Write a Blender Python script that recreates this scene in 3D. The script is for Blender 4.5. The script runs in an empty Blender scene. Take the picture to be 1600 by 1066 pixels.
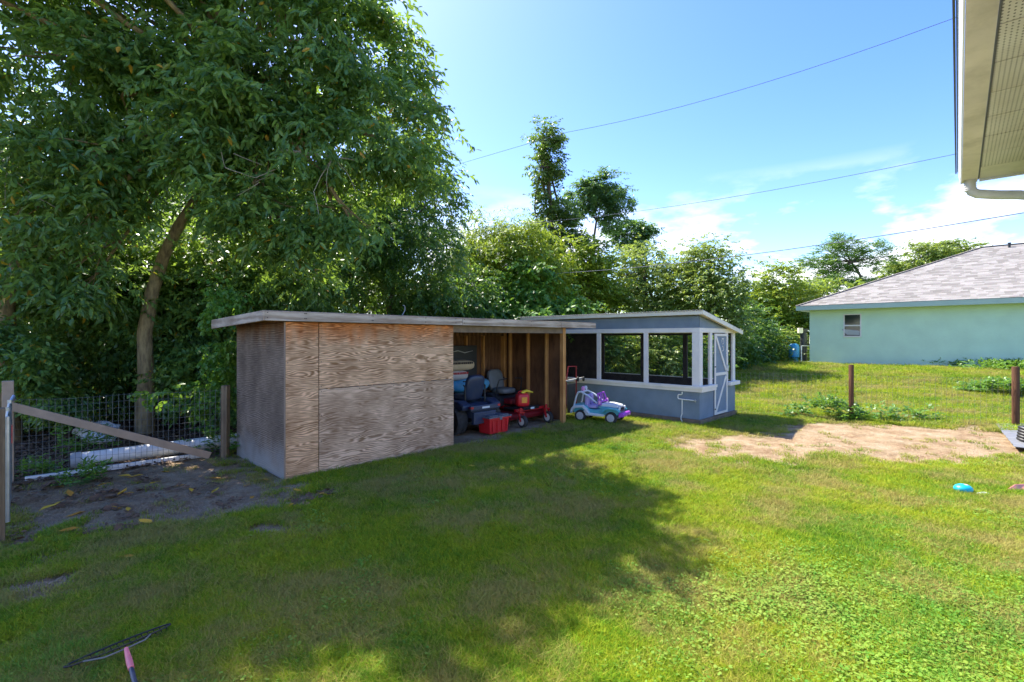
import bpy, math, random
import numpy as np
from mathutils import Vector, Matrix
random.seed(7); RNG = np.random.default_rng(7)
R = math.radians
scene = bpy.context.scene
col = scene.collection

# ------------------------------------------------------------------ camera, world, sun, exposure
F, CX, HY, H = 761.0, 800.0, 528.0, 1.95          # focal length in photo pixels, centre, horizon row, eye height
cam = bpy.data.cameras.new('camera'); camo = bpy.data.objects.new('camera', cam); col.objects.link(camo)
camo.location = (0, 0, H); camo.rotation_euler = (R(90), 0, 0)
cam.sensor_width = 36.0; cam.lens = 36.0 * F / 1600.0; cam.shift_y = -(533 - HY) / 1600.0
cam.clip_start = 0.05; cam.clip_end = 3000
scene.camera = camo

SUN_EL = 55.0
SUN_DIR = Vector((-0.656 * math.cos(R(SUN_EL)), 0.755 * math.cos(R(SUN_EL)), math.sin(R(SUN_EL)))).normalized()   # towards the sun
sun = bpy.data.lights.new('sun', 'SUN'); sun.energy = 2.7; sun.angle = R(0.5); sun.color = (1.0, 0.94, 0.82)
suno = bpy.data.objects.new('sun', sun); col.objects.link(suno); suno.location = (-20, 20, 30)
suno.rotation_euler = SUN_DIR.to_track_quat('Z', 'Y').to_euler()

world = bpy.data.worlds.new('World'); scene.world = world; world.use_nodes = True
wn, wl = world.node_tree.nodes, world.node_tree.links
wn.clear()
wout = wn.new('ShaderNodeOutputWorld'); bg = wn.new('ShaderNodeBackground'); bg.inputs['Strength'].default_value = 0.15
sky = wn.new('ShaderNodeTexSky'); sky.sky_type = 'NISHITA'; sky.sun_disc = False
sky.sun_elevation = R(SUN_EL); sky.sun_rotation = R(-41); sky.air_density = 1.0; sky.dust_density = 0.7; sky.ozone_density = 2.5
tc = wn.new('ShaderNodeTexCoord')
sep = wn.new('ShaderNodeSeparateXYZ'); wl.new(tc.outputs['Generated'], sep.inputs[0])
mp = wn.new('ShaderNodeMapping'); mp.inputs['Scale'].default_value = (2.4, 2.4, 6.5); mp.inputs['Location'].default_value = (0.35, 0.0, 0.1)
wl.new(tc.outputs['Generated'], mp.inputs[0])
cn = wn.new('ShaderNodeTexNoise'); cn.inputs['Scale'].default_value = 1.9; cn.inputs['Detail'].default_value = 7; cn.inputs['Roughness'].default_value = 0.55
wl.new(mp.outputs[0], cn.inputs['Vector'])
cr = wn.new('ShaderNodeMapRange'); cr.inputs['From Min'].default_value = 0.49; cr.inputs['From Max'].default_value = 0.60; wl.new(cn.outputs['Fac'], cr.inputs['Value'])
lo = wn.new('ShaderNodeMapRange'); lo.inputs['From Min'].default_value = 0.30; lo.inputs['From Max'].default_value = 0.16; lo.inputs['To Max'].default_value = 0.85
wl.new(sep.outputs['Z'], lo.inputs['Value'])
mulc = wn.new('ShaderNodeMath'); mulc.operation = 'MULTIPLY'; wl.new(cr.outputs[0], mulc.inputs[0]); wl.new(lo.outputs[0], mulc.inputs[1])
mixc = wn.new('ShaderNodeMix'); mixc.data_type = 'RGBA'; wl.new(mulc.outputs[0], mixc.inputs['Factor'])
hsv = wn.new('ShaderNodeHueSaturation'); hsv.inputs['Hue'].default_value = .517; hsv.inputs['Saturation'].default_value = 1.30; hsv.inputs['Value'].default_value = .56; wl.new(sky.outputs[0], hsv.inputs['Color'])
wl.new(hsv.outputs[0], mixc.inputs['A']); mixc.inputs['B'].default_value = (3.0, 2.95, 3.1, 1)
wl.new(mixc.outputs['Result'], bg.inputs['Color']); wl.new(bg.outputs[0], wout.inputs[0])

vs = scene.view_settings
scene.display_settings.display_device = 'sRGB'
vs.view_transform = 'Standard'; vs.look = 'None'; vs.gamma = 1.0; vs.use_curve_mapping = False
vs.exposure = 2.2
scene.render.engine = 'CYCLES'
scene.cycles.max_bounces = 6; scene.cycles.diffuse_bounces = 3; scene.cycles.glossy_bounces = 2
scene.cycles.transmission_bounces = 4; scene.cycles.transparent_max_bounces = 12
scene.cycles.use_denoising = True

# ------------------------------------------------------------------ frames: the yard's own grid, turned 45 degrees from the view
A0 = Vector((-3.119, 6.685, 0)); U = Vector((0.700, 0.714, 0)); V = Vector((-0.714, 0.700, 0)); GRID = math.atan2(0.714, 0.700)
def W(u, v, z=0): return A0 + U * u + V * v + Vector((0, 0, z))
def G(px, py): Y = F * H / (py - HY); return Vector(((px - CX) / F * Y, Y, 0))
def T(px, py, Y): return Vector(((px - CX) / F * Y, Y, H + (HY - py) / F * Y))
def TZ(px, py, z): Y = (z - H) * F / (HY - py); return Vector(((px - CX) / F * Y, Y, z))

def _hash(ix, iy, s): 
    h = (ix.astype(np.int64) * 374761393 + iy.astype(np.int64) * 668265263 + s * 974634777) & 0xffffffff
    h = ((h ^ (h >> 13)) * 1274126177) & 0xffffffff
    return ((h ^ (h >> 16)) & 0xffff) / 65535.0
def vnoise(x, y, s=0):
    ix = np.floor(x); iy = np.floor(y); fx = x - ix; fy = y - iy
    fx = fx * fx * (3 - 2 * fx); fy = fy * fy * (3 - 2 * fy)
    a = _hash(ix, iy, s); b = _hash(ix + 1, iy, s); c = _hash(ix, iy + 1, s); d = _hash(ix + 1, iy + 1, s)
    return (a * (1 - fx) + b * fx) * (1 - fy) + (c * (1 - fx) + d * fx) * fy
def fbm(x, y, o=4, s=0):
    r = 0; a = .5; t = 0
    for k in range(o): r = r + a * vnoise(x * 2 ** k, y * 2 ** k, s + k); t += a; a *= .55
    return r / t
def sst(x, a, b):
    t = np.clip((x - a) / (b - a), 0, 1); return t * t * (3 - 2 * t)
def uv_of(x, y):
    dx = x - A0.x; dy = y - A0.y
    return dx * .7 + dy * .714, -dx * .714 + dy * .7
def height(x, y):
    x = np.asarray(x, float); y = np.asarray(y, float)
    u, v = uv_of(x, y)
    h = .66 * sst(u, 12.6, 24.0) * sst(-v, -14, -2)
    relief = (fbm(x * .7, y * .7, 3, 5) - .5) * .07 * sst(np.hypot(x, y), 1, 3)
    flat = np.maximum(sst(u, -.9, -.2) * sst(-u, -11.2, -10.4) * sst(v, -3.0, -2.4) * sst(-v, -3, -2.3), 0)
    return h + relief * (1 - flat)
def hz(p): return float(height(p[0], p[1]))
def poly_sd(x, y, P):
    d = np.full(x.shape, 1e9); ins = np.zeros(x.shape, bool); n = len(P)
    for i in range(n):
        ax, ay = P[i]; bx, by = P[(i + 1) % n]; ex, ey = bx - ax, by - ay
        t = np.clip(((x - ax) * ex + (y - ay) * ey) / (ex * ex + ey * ey), 0, 1)
        d = np.minimum(d, np.hypot(x - ax - t * ex, y - ay - t * ey))
        c = ((ay > y) != (by > y)) & (x < (bx - ax) * (y - ay) / (by - ay + 1e-12) + ax); ins ^= c
    return np.where(ins, d, -d)
DIRT_L = [(-5.6, 4.6), (-4.7, 4.7), (-3.8, 4.85), (-3.2, 5.15), (-2.6, 5.45), (-2.15, 5.8), (-2.3, 6.4), (-3.1, 6.9), (-4.9, 8.5), (-7.6, 7.2), (-7.2, 5.8)]
DIRT_R = [(4.1, 9.7), (3.0, 9.0), (3.2, 8.0), (4.2, 7.6), (5.5, 7.75), (7.2, 7.7), (8.6, 8.1), (9.6, 8.6), (10.4, 10.3), (7.9, 11.1), (6.9, 11.3), (6.2, 10.6), (5.0, 9.9)]
def dirt(x, y):
    u, v = uv_of(x, y)
    n = fbm(x * 1.3, y * 1.3, 5, 11) - .5; n2 = fbm(x * 5, y * 5, 3, 31) - .5
    m = sst(poly_sd(x, y, DIRT_L) + n * 1.3 + n2 * 1.3, -.38, .30)
    m = np.maximum(m, sst(poly_sd(x, y, DIRT_R) + n * 1.4 + n2 * 1.4, -.50, .35))
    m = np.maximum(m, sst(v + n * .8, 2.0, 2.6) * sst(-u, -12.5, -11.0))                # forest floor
    m = np.maximum(m, sst(u, 2.7, 3.2) * sst(-u, -6.9, -6.2) * sst(v + n * .5, -.35, .15))  # under the lean-to
    m = np.maximum(m, .8 * sst(fbm(x * 2.1, y * 2.1, 5, 61), .60, .70) * sst(-x, -.6, 1.0) * sst(-y, -6.2, -5.0))
    for (px, py, r, a) in ((425, 828, .30, 1), (45, 925, .26, 1), (62, 880, .22, .9), (235, 800, .35, .8), (270, 806, .25, .8), (510, 842, .2, .5), (800, 672, .6, .9), (150, 905, .15, .7), (1010, 706, .4, .45), (1290, 1000, .3, .35), (700, 745, .5, .35), (20, 1000, .2, .6), (1598, 745, .5, .6)):
        g = G(px, py); m = np.maximum(m, a * sst(1 - np.hypot((x - g.x), (y - g.y) * .8) / r + n * 2.2 + n2 * 1.6, 0, .6))
    return m

# ------------------------------------------------------------------ materials
def new_mat(name):
    m = bpy.data.materials.new(name); m.use_nodes = True
    n, l = m.node_tree.nodes, m.node_tree.links
    return m, n, l, n['Principled BSDF'], n['Material Output']
def ramp(n, stops, interp='LINEAR'):
    r = n.new('ShaderNodeValToRGB'); r.color_ramp.interpolation = interp
    while len(r.color_ramp.elements) < len(stops): r.color_ramp.elements.new(.5)
    for e, (p, c) in zip(r.color_ramp.elements, stops): e.position = p; e.color = (*c, 1)
    return r
def plain(name, c, rough=.6, metal=0, var=.12, nscale=6, bump=.0, dirtc=None, spec=.5, dirtamt=.5):
    m, n, l, b, o = new_mat(name)
    b.inputs['Roughness'].default_value = rough; b.inputs['Metallic'].default_value = metal; b.inputs['Specular IOR Level'].default_value = spec
    t = n.new('ShaderNodeTexCoord'); ns = n.new('ShaderNodeTexNoise'); ns.inputs['Scale'].default_value = nscale; ns.inputs['Detail'].default_value = 6
    l.new(t.outputs['Object'], ns.inputs['Vector'])
    lo_ = tuple(x * (1 - var) for x in c); hi_ = tuple(min(1, x * (1 + var)) for x in c)
    rp = ramp(n, [(.3, lo_), (.7, hi_)]); l.new(ns.outputs['Fac'], rp.inputs[0]); last = rp.outputs[0]
    if dirtc:
        n2 = n.new('ShaderNodeTexNoise'); n2.inputs['Scale'].default_value = nscale * .6; n2.inputs['Detail'].default_value = 8; n2.inputs['Roughness'].default_value = .7
        l.new(t.outputs['Object'], n2.inputs['Vector'])
        mr = n.new('ShaderNodeMapRange'); mr.inputs['From Min'].default_value = .48; mr.inputs['From Max'].default_value = .75; mr.inputs['To Max'].default_value = dirtamt
        l.new(n2.outputs['Fac'], mr.inputs['Value']); mx = n.new('ShaderNodeMix'); mx.data_type = 'RGBA'; l.new(mr.outputs[0], mx.inputs['Factor'])
        l.new(last, mx.inputs['A']); mx.inputs['B'].default_value = (*dirtc, 1); last = mx.outputs['Result']
    l.new(last, b.inputs['Base Color'])
    if bump:
        bp = n.new('ShaderNodeBump'); bp.inputs['Strength'].default_value = bump; bp.inputs['Distance'].default_value = .01
        n3 = n.new('ShaderNodeTexNoise'); n3.inputs['Scale'].default_value = nscale * 8; l.new(t.outputs['Object'], n3.inputs['Vector'])
        l.new(n3.outputs['Fac'], bp.inputs['Height']); l.new(bp.outputs[0], b.inputs['Normal'])
    return m
def plywood(name, light, dark, freq=60, warp=.12, stain=None, top=2.19, lime=None, axis='X', loop=1.0):
    """contours of a stretched noise give the cathedral grain of a rotary-cut sheet"""
    m, n, l, b, o = new_mat(name); b.inputs['Roughness'].default_value = .8; b.inputs['Specular IOR Level'].default_value = .2
    t = n.new('ShaderNodeTexCoord'); sp = n.new('ShaderNodeSeparateXYZ'); l.new(t.outputs['Object'], sp.inputs[0])
    oi = n.new('ShaderNodeObjectInfo')
    mp = n.new('ShaderNodeMapping'); l.new(t.outputs['Object'], mp.inputs[0])
    mp.inputs['Scale'].default_value = (.85, .85, 4.4) if axis == 'X' else (4.2, 4.2, 1.0)
    cmb = n.new('ShaderNodeCombineXYZ'); mlt = n.new('ShaderNodeMath'); mlt.operation = 'MULTIPLY'; mlt.inputs[1].default_value = 37.
    l.new(oi.outputs['Random'], mlt.inputs[0]); l.new(mlt.outputs[0], cmb.inputs[0]); l.new(mlt.outputs[0], cmb.inputs[2]); l.new(cmb.outputs[0], mp.inputs['Location'])
    ns = n.new('ShaderNodeTexNoise'); ns.inputs['Scale'].default_value = 1.5 * loop; ns.inputs['Detail'].default_value = 2.2; ns.inputs['Roughness'].default_value = .5; l.new(mp.outputs[0], ns.inputs['Vector'])
    a = n.new('ShaderNodeMath'); a.operation = 'MULTIPLY_ADD'; l.new(ns.outputs['Fac'], a.inputs[0]); a.inputs[1].default_value = warp * freq * 6.28
    z = n.new('ShaderNodeMath'); z.operation = 'MULTIPLY'; l.new(sp.outputs['Z' if axis == 'X' else 'X'], z.inputs[0]); z.inputs[1].default_value = freq; l.new(z.outputs[0], a.inputs[2])
    s = n.new('ShaderNodeMath'); s.operation = 'SINE'; l.new(a.outputs[0], s.inputs[0])
    fine = n.new('ShaderNodeTexNoise'); mp2 = n.new('ShaderNodeMapping'); mp2.inputs['Scale'].default_value = (6, 6, 160) if axis == 'X' else (160, 160, 6)
    l.new(t.outputs['Object'], mp2.inputs[0]); l.new(mp2.outputs[0], fine.inputs['Vector']); fine.inputs['Scale'].default_value = 1.0
    big = n.new('ShaderNodeTexNoise'); big.inputs['Scale'].default_value = 2.2; big.inputs['Detail'].default_value = 5; l.new(t.outputs['Object'], big.inputs['Vector'])
    ad = n.new('ShaderNodeMath'); ad.operation = 'MULTIPLY_ADD'; an = n.new('ShaderNodeTexNoise'); an.inputs['Scale'].default_value = 1.6; an.inputs['Detail'].default_value = 3; l.new(t.outputs['Object'], an.inputs['Vector'])
    am = n.new('ShaderNodeMapRange'); am.inputs['From Min'].default_value = .36; am.inputs['From Max'].default_value = .64; am.inputs['To Min'].default_value = .07; am.inputs['To Max'].default_value = .36; l.new(an.outputs['Fac'], am.inputs['Value'])
    l.new(s.outputs[0], ad.inputs[0]); l.new(am.outputs[0], ad.inputs[1])
    l.new(fine.outputs['Fac'], ad.inputs[2])
    ad2 = n.new('ShaderNodeMath'); ad2.operation = 'MULTIPLY_ADD'; l.new(big.outputs['Fac'], ad2.inputs[0]); ad2.inputs[1].default_value = 1.15; l.new(ad.outputs[0], ad2.inputs[2])
    rp = ramp(n, [(.35, dark), (.75, tuple((x + y) / 2 for x, y in zip(light, dark))), (1.15 if False else 1.0, light)])
    sub = n.new('ShaderNodeMath'); sub.operation = 'SUBTRACT'; l.new(ad2.outputs[0], sub.inputs[0]); sub.inputs[1].default_value = .38
    l.new(sub.outputs[0], rp.inputs[0]); last = rp.outputs[0]
    if stain:      # water-stained orange strip under the eave, ragged lower edge
        nz = n.new('ShaderNodeTexNoise'); nz.inputs['Scale'].default_value = 3; nz.inputs['Detail'].default_value = 5; mp3 = n.new('ShaderNodeMapping'); mp3.inputs['Scale'].default_value = (2.0, 2.0, .6)
        l.new(t.outputs['Object'], mp3.inputs[0]); l.new(mp3.outputs[0], nz.inputs['Vector'])
        q = n.new('ShaderNodeMath'); q.operation = 'MULTIPLY_ADD'; l.new(nz.outputs['Fac'], q.inputs[0]); q.inputs[1].default_value = .7; l.new(sp.outputs['Z'], q.inputs[2])
        mr = n.new('ShaderNodeMapRange'); mr.inputs['From Min'].default_value = top + .0; mr.inputs['From Max'].default_value = top + .34; mr.inputs['To Max'].default_value = .85; l.new(q.outputs[0], mr.inputs['Value'])
        mx = n.new('ShaderNodeMix'); mx.data_type = 'RGBA'; mx.blend_type = 'MULTIPLY'; l.new(mr.outputs[0], mx.inputs['Factor']); l.new(last, mx.inputs['A']); mx.inputs['B'].default_value = (*stain, 1); last = mx.outputs['Result']
    if lime:
        nz = n.new('ShaderNodeTexNoise'); nz.inputs['Scale'].default_value = 4; nz.inputs['Detail'].default_value = 5; l.new(t.outputs['Object'], nz.inputs['Vector'])
        q = n.new('ShaderNodeMath'); q.operation = 'MULTIPLY_ADD'; l.new(nz.outputs['Fac'], q.inputs[0]); q.inputs[1].default_value = .5; l.new(sp.outputs['Z'], q.inputs[2])
        mr = n.new('ShaderNodeMapRange'); mr.inputs['From Min'].default_value = .75; mr.inputs['From Max'].default_value = .35; mr.inputs['To Max'].default_value = .7; l.new(q.outputs[0], mr.inputs['Value'])
        mx = n.new('ShaderNodeMix'); mx.data_type = 'RGBA'; l.new(mr.outputs[0], mx.inputs['Factor']); l.new(last, mx.inputs['A']); mx.inputs['B'].default_value = (*lime, 1); last = mx.outputs['Result']
    l.new(last, b.inputs['Base Color'])
    bp = n.new('ShaderNodeBump'); bp.inputs['Strength'].default_value = .5; bp.inputs['Distance'].default_value = .006; l.new(ad.outputs[0], bp.inputs['Height']); l.new(bp.outputs[0], b.inputs['Normal'])
    return m
def leafmat(name, stops, trans=(.25, .42, .04), tamt=.35, rough=.42, spec=.5):
    m, n, l, b, o = new_mat(name); b.inputs['Roughness'].default_value = rough; b.inputs['Specular IOR Level'].default_value = spec
    at = n.new('ShaderNodeAttribute'); at.attribute_name = 'tint'
    rp = ramp(n, stops); l.new(at.outputs['Fac'], rp.inputs[0]); l.new(rp.outputs[0], b.inputs['Base Color'])
    tr = n.new('ShaderNodeBsdfTranslucent')
    mx0 = n.new('ShaderNodeMix'); mx0.data_type = 'RGBA'; mx0.inputs['Factor'].default_value = .35; mx0.inputs['A'].default_value = (*trans, 1); l.new(rp.outputs[0], mx0.inputs['B'])
    l.new(mx0.outputs['Result'], tr.inputs['Color'])
    mx = n.new('ShaderNodeMixShader'); mx.inputs[0].default_value = tamt; l.new(b.outputs[0], mx.inputs[1]); l.new(tr.outputs[0], mx.inputs[2]); l.new(mx.outputs[0], o.inputs[0])
    return m
def bark(name, c1, c2):
    m, n, l, b, o = new_mat(name); b.inputs['Roughness'].default_value = .9; b.inputs['Specular IOR Level'].default_value = .15
    t = n.new('ShaderNodeTexCoord'); mp = n.new('ShaderNodeMapping'); mp.inputs['Scale'].default_value = (6, 6, 1.5); l.new(t.outputs['Object'], mp.inputs[0])
    ns = n.new('ShaderNodeTexNoise'); ns.inputs['Scale'].default_value = 2.5; ns.inputs['Detail'].default_value = 9; ns.inputs['Roughness'].default_value = .65; l.new(mp.outputs[0], ns.inputs['Vector'])
    rp = ramp(n, [(.35, c1), (.65, c2)]); l.new(ns.outputs['Fac'], rp.inputs[0]); l.new(rp.outputs[0], b.inputs['Base Color'])
    bp = n.new('ShaderNodeBump'); bp.inputs['Strength'].default_value = .6; bp.inputs['Distance'].default_value = .02; l.new(ns.outputs['Fac'], bp.inputs['Height']); l.new(bp.outputs[0], b.inputs['Normal'])
    return m

M = {}
M['ply'] = plywood('weathered_plywood', (.92, .58, .34), (.30, .15, .065), 230, .052, stain=(.95, .50, .22))
M['ply_low'] = plywood('grey_plywood', (.82, .56, .37), (.28, .16, .085), 230, .046)
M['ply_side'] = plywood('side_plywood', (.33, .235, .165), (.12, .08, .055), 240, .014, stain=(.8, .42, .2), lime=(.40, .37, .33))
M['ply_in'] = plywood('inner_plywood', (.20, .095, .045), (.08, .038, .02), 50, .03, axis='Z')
M['stud'] = plywood('pine_stud', (.66, .34, .12), (.42, .19, .06), 90, .01, axis='Z')
M['fascia'] = plywood('fascia_board', (.62, .50, .38), (.33, .24, .17), 60, .02)
M['strip'] = plain('corner_strip_wood', (.30, .22, .16), .8, var=.2, nscale=4, dirtc=(.22, .16, .12))
M['felt'] = plain('roof_felt', (.06, .06, .06), .9, bump=.3)
M['postwood'] = plywood('treated_post', (.30, .22, .13), (.15, .10, .06), 80, .01, axis='Z')
M['pinkwood'] = plain('new_board', (.46, .32, .21), .8, var=.15, nscale=5, dirtc=(.32, .22, .15))
M['redpost'] = plywood('red_brown_post', (.16, .075, .035), (.08, .035, .018), 80, .01, axis='Z')
M['blue'] = plain('blue_paint', (.18, .235, .30), .65, var=.12, nscale=3, dirtc=(.24, .29, .36), bump=.2, dirtamt=.6)
M['white'] = plain('white_paint', (.78, .73, .68), .5, var=.04, nscale=4, dirtc=(.50, .47, .42), dirtamt=.35)
M['cream'] = plain('cream_edge', (.80, .74, .60), .5, var=.05, dirtc=(.45, .38, .28), dirtamt=.4)
M['skid'] = plain('skid_timber', (.20, .14, .09), .85, var=.25, bump=.4)
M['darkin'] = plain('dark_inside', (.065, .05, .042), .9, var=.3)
M['roofmetal'] = plain('white_corrugated', (.72, .70, .66), .45, var=.06, dirtc=(.45, .42, .36))
M['red'] = plain('red_paint', (.50, .015, .02), .35, var=.08)
M['darkred'] = plain('dark_red', (.22, .012, .018), .45, var=.1)
M['redplastic'] = plain('red_plastic', (.62, .02, .025), .4, var=.06)
M['black'] = plain('black_plastic', (.02, .021, .024), .5, var=.2)
M['rubber'] = plain('tyre_rubber', (.028, .027, .027), .8, var=.3, dirtc=(.10, .085, .06), dirtamt=.5, bump=.3)
M['navy'] = plain('dark_blue_paint', (.03, .045, .09), .4, var=.1, dirtc=(.10, .09, .08), dirtamt=.4)
M['grey'] = plain('grey_vinyl', (.16, .165, .16), .5, var=.1)
M['lgrey'] = plain('light_grey_plastic', (.42, .42, .41), .5, var=.08)
M['lid'] = plain('dusty_lid', (.10, .11, .13), .45, var=.4, nscale=14, dirtc=(.35, .36, .38), dirtamt=.7)
M['yellow'] = plain('yellow_plastic', (.80, .60, .03), .4, var=.05)
M['orange'] = plain('orange_label', (.80, .33, .03), .5, var=.15, nscale=40)
M['rim'] = plain('cream_rim', (.62, .60, .55), .4, var=.05, dirtc=(.3, .25, .2))
M['sacktan'] = plain('tan_sack', (.58, .44, .28), .8, var=.12)
M['sackwhite'] = plain('pale_sack', (.62, .56, .50), .8, var=.1)
M['sackblue'] = plain('light_blue_bag', (.07, .36, .62), .5, var=.15, nscale=9, dirtc=(.35, .55, .65))
M['ink'] = plain('sack_print', (.04, .03, .03), .8)
M['inkred'] = plain('red_print', (.45, .04, .04), .8)
M['teal'] = plain('turquoise_plastic', (.10, .42, .50), .4, var=.06)
M['tealdark'] = plain('deep_teal_plastic', (.045, .27, .36), .4, var=.06)
M['toywhite'] = plain('white_plastic', (.66, .70, .72), .4, var=.05)
M['lilac'] = plain('lilac_plastic', (.42, .34, .62), .45, var=.06)
M['purple'] = plain('purple_plastic', (.42, .08, .55), .4, var=.08)
M['pink'] = plain('pink_plastic', (.75, .30, .55), .4, var=.08)
M['silver'] = plain('silver_plastic', (.55, .55, .57), .35, metal=.3, var=.08)
M['pvc'] = plain('white_pvc', (.84, .83, .80), .45, var=.05, dirtc=(.38, .36, .32))
M['galv'] = plain('galvanised_steel', (.50, .53, .57), .38, metal=.8, var=.15, nscale=12)
M['wire'] = plain('fence_wire', (.22, .22, .21), .6, metal=.4)
M['cable'] = plain('power_cable', (.24, .24, .27), .7)
M['mint'] = plain('mint_stucco', (.60, .78, .58), .85, var=.06, nscale=1.5, dirtc=(.52, .69, .53), bump=.5)
M['mintf'] = plain('mint_trim', (.44, .55, .45), .6, var=.05, nscale=2)
M['soffit'] = plain('soffit_vinyl', (.74, .68, .61), .6, var=.08, dirtc=(.36, .33, .25), dirtamt=.6)
M['gutterw'] = plain('gutter_white', (.88, .89, .92), .35, var=.04)
M['gutteru'] = plain('gutter_underside', (.72, .64, .55), .6, var=.12, nscale=5, dirtc=(.30, .26, .18), dirtamt=.6)
M['downspout'] = plain('downspout_paint', (.68, .68, .66), .45, var=.06, dirtc=(.33, .31, .26))
M['darkline'] = plain('drip_edge', (.06, .065, .08), .5)
M['bluetank'] = plain('blue_tank', (.03, .25, .50), .4, var=.08)
M['greysheet'] = plain('grey_sheet', (.20, .205, .21), .5, var=.12, nscale=8, dirtc=(.25, .23, .20))
M['aqua'] = plain('aqua_rubber', (.01, .40, .50), .4, var=.1)
M['salmon'] = plain('salmon_plastic', (.80, .28, .22), .5, var=.15, nscale=12)
M['pinkgrip'] = plain('pink_grip', (.85, .22, .25), .5, var=.1)
M['rock'] = plain('grey_concrete', (.52, .52, .50), .9, var=.25, nscale=5, bump=.6)
M['bark'] = bark('olive_bark', (.14, .10, .055), (.38, .28, .14))
M['bark2'] = bark('grey_bark', (.07, .055, .04), (.18, .14, .10))
M['dead'] = bark('dead_twig', (.28, .23, .17), (.45, .38, .30))
M['leaf_main'] = leafmat('glossy_green_leaf', [(0, (.060, .145, .055)), (.45, (.12, .245, .075)), (.9, (.25, .39, .07)), (.97, (.24, .28, .03)), (1, (.62, .33, .03))], tamt=.42, trans=(.36, .52, .04), rough=.36, spec=.6)
M['leaf_dark'] = leafmat('understory_leaf', [(0, (.028, .08, .024)), (.5, (.06, .15, .035)), (1, (.14, .26, .045))], tamt=.42)
M['leaf_back'] = leafmat('backlit_leaf', [(0, (.07, .14, .025)), (.5, (.16, .27, .035)), (1, (.32, .42, .05))], trans=(.40, .50, .04), tamt=.45)
M['leaf_lime'] = leafmat('lime_leaf', [(0, (.10, .19, .02)), (.5, (.19, .30, .03)), (1, (.38, .43, .045))], trans=(.42, .52, .04), tamt=.42)
M['leaf_vine'] = leafmat('vine_leaf', [(0, (.045, .14, .025)), (.5, (.10, .24, .03)), (1, (.22, .38, .05))], trans=(.3, .48, .04), tamt=.38)
M['leaf_grey'] = leafmat('grey_green_leaf', [(0, (.07, .13, .03)), (.5, (.16, .25, .045)), (1, (.36, .44, .11))], trans=(.42, .52, .07), tamt=.42)
M['leaf_blue'] = leafmat('blue_green_leaf', [(0, (.045, .11, .055)), (.5, (.09, .19, .08)), (1, (.17, .29, .09))], tamt=.42)
M['leaf_olive'] = leafmat('olive_leaf', [(0, (.05, .10, .03)), (.5, (.12, .18, .045)), (1, (.28, .32, .07))], tamt=.4)
M['needle'] = leafmat('pine_needles', [(0, (.04, .10, .02)), (.5, (.09, .20, .035)), (1, (.19, .32, .05))], tamt=.35)
M['deadleaf'] = leafmat('yellow_dead_leaf', [(0, (.42, .15, .02)), (.5, (.85, .42, .03)), (1, (.66, .62, .06))], trans=(.5, .3, .03), tamt=.15, rough=.6)

def ground_mat():
    m, n, l, b, o = new_mat('lawn_soil'); b.inputs['Roughness'].default_value = .95; b.inputs['Specular IOR Level'].default_value = .1
    geo = n.new('ShaderNodeNewGeometry'); at = n.new('ShaderNodeAttribute'); at.attribute_name = 'dirt'
    af = n.new('ShaderNodeAttribute'); af.attribute_name = 'forest'
    def N(s, d=8, r=.6):
        t = n.new('ShaderNodeTexNoise'); t.inputs['Scale'].default_value = s; t.inputs['Detail'].default_value = d; t.inputs['Roughness'].default_value = r; l.new(geo.outputs['Position'], t.inputs['Vector']); return t
    def mix(f, a, c):
        x = n.new('ShaderNodeMix'); x.data_type = 'RGBA'; l.new(f, x.inputs['Factor']); l.new(a, x.inputs['A']); l.new(c, x.inputs['B']); return x.outputs['Result']
    g1 = ramp(n, [(.3, (.06, .08, .015)), (.55, (.12, .15, .022)), (.75, (.20, .17, .05))]); l.new(N(9).outputs['Fac'], g1.inputs[0])
    d1 = ramp(n, [(.34, (.22, .135, .07)), (.44, (.38, .25, .14)), (.51, (.48, .35, .205)), (.62, (.60, .48, .32))]); l.new(N(2.2, 15, .80).outputs['Fac'], d1.inputs[0])
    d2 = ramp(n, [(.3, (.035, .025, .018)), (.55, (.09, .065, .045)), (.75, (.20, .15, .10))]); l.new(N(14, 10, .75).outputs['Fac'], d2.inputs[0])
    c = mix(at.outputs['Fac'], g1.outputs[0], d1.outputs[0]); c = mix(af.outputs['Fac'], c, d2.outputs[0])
    l.new(c, b.inputs['Base Color'])
    bp = n.new('ShaderNodeBump'); bp.inputs['Strength'].default_value = 1.0; bp.inputs['Distance'].default_value = .09; l.new(N(16, 12, .8).outputs['Fac'], bp.inputs['Height']); l.new(bp.outputs[0], b.inputs['Normal'])
    return m
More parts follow.
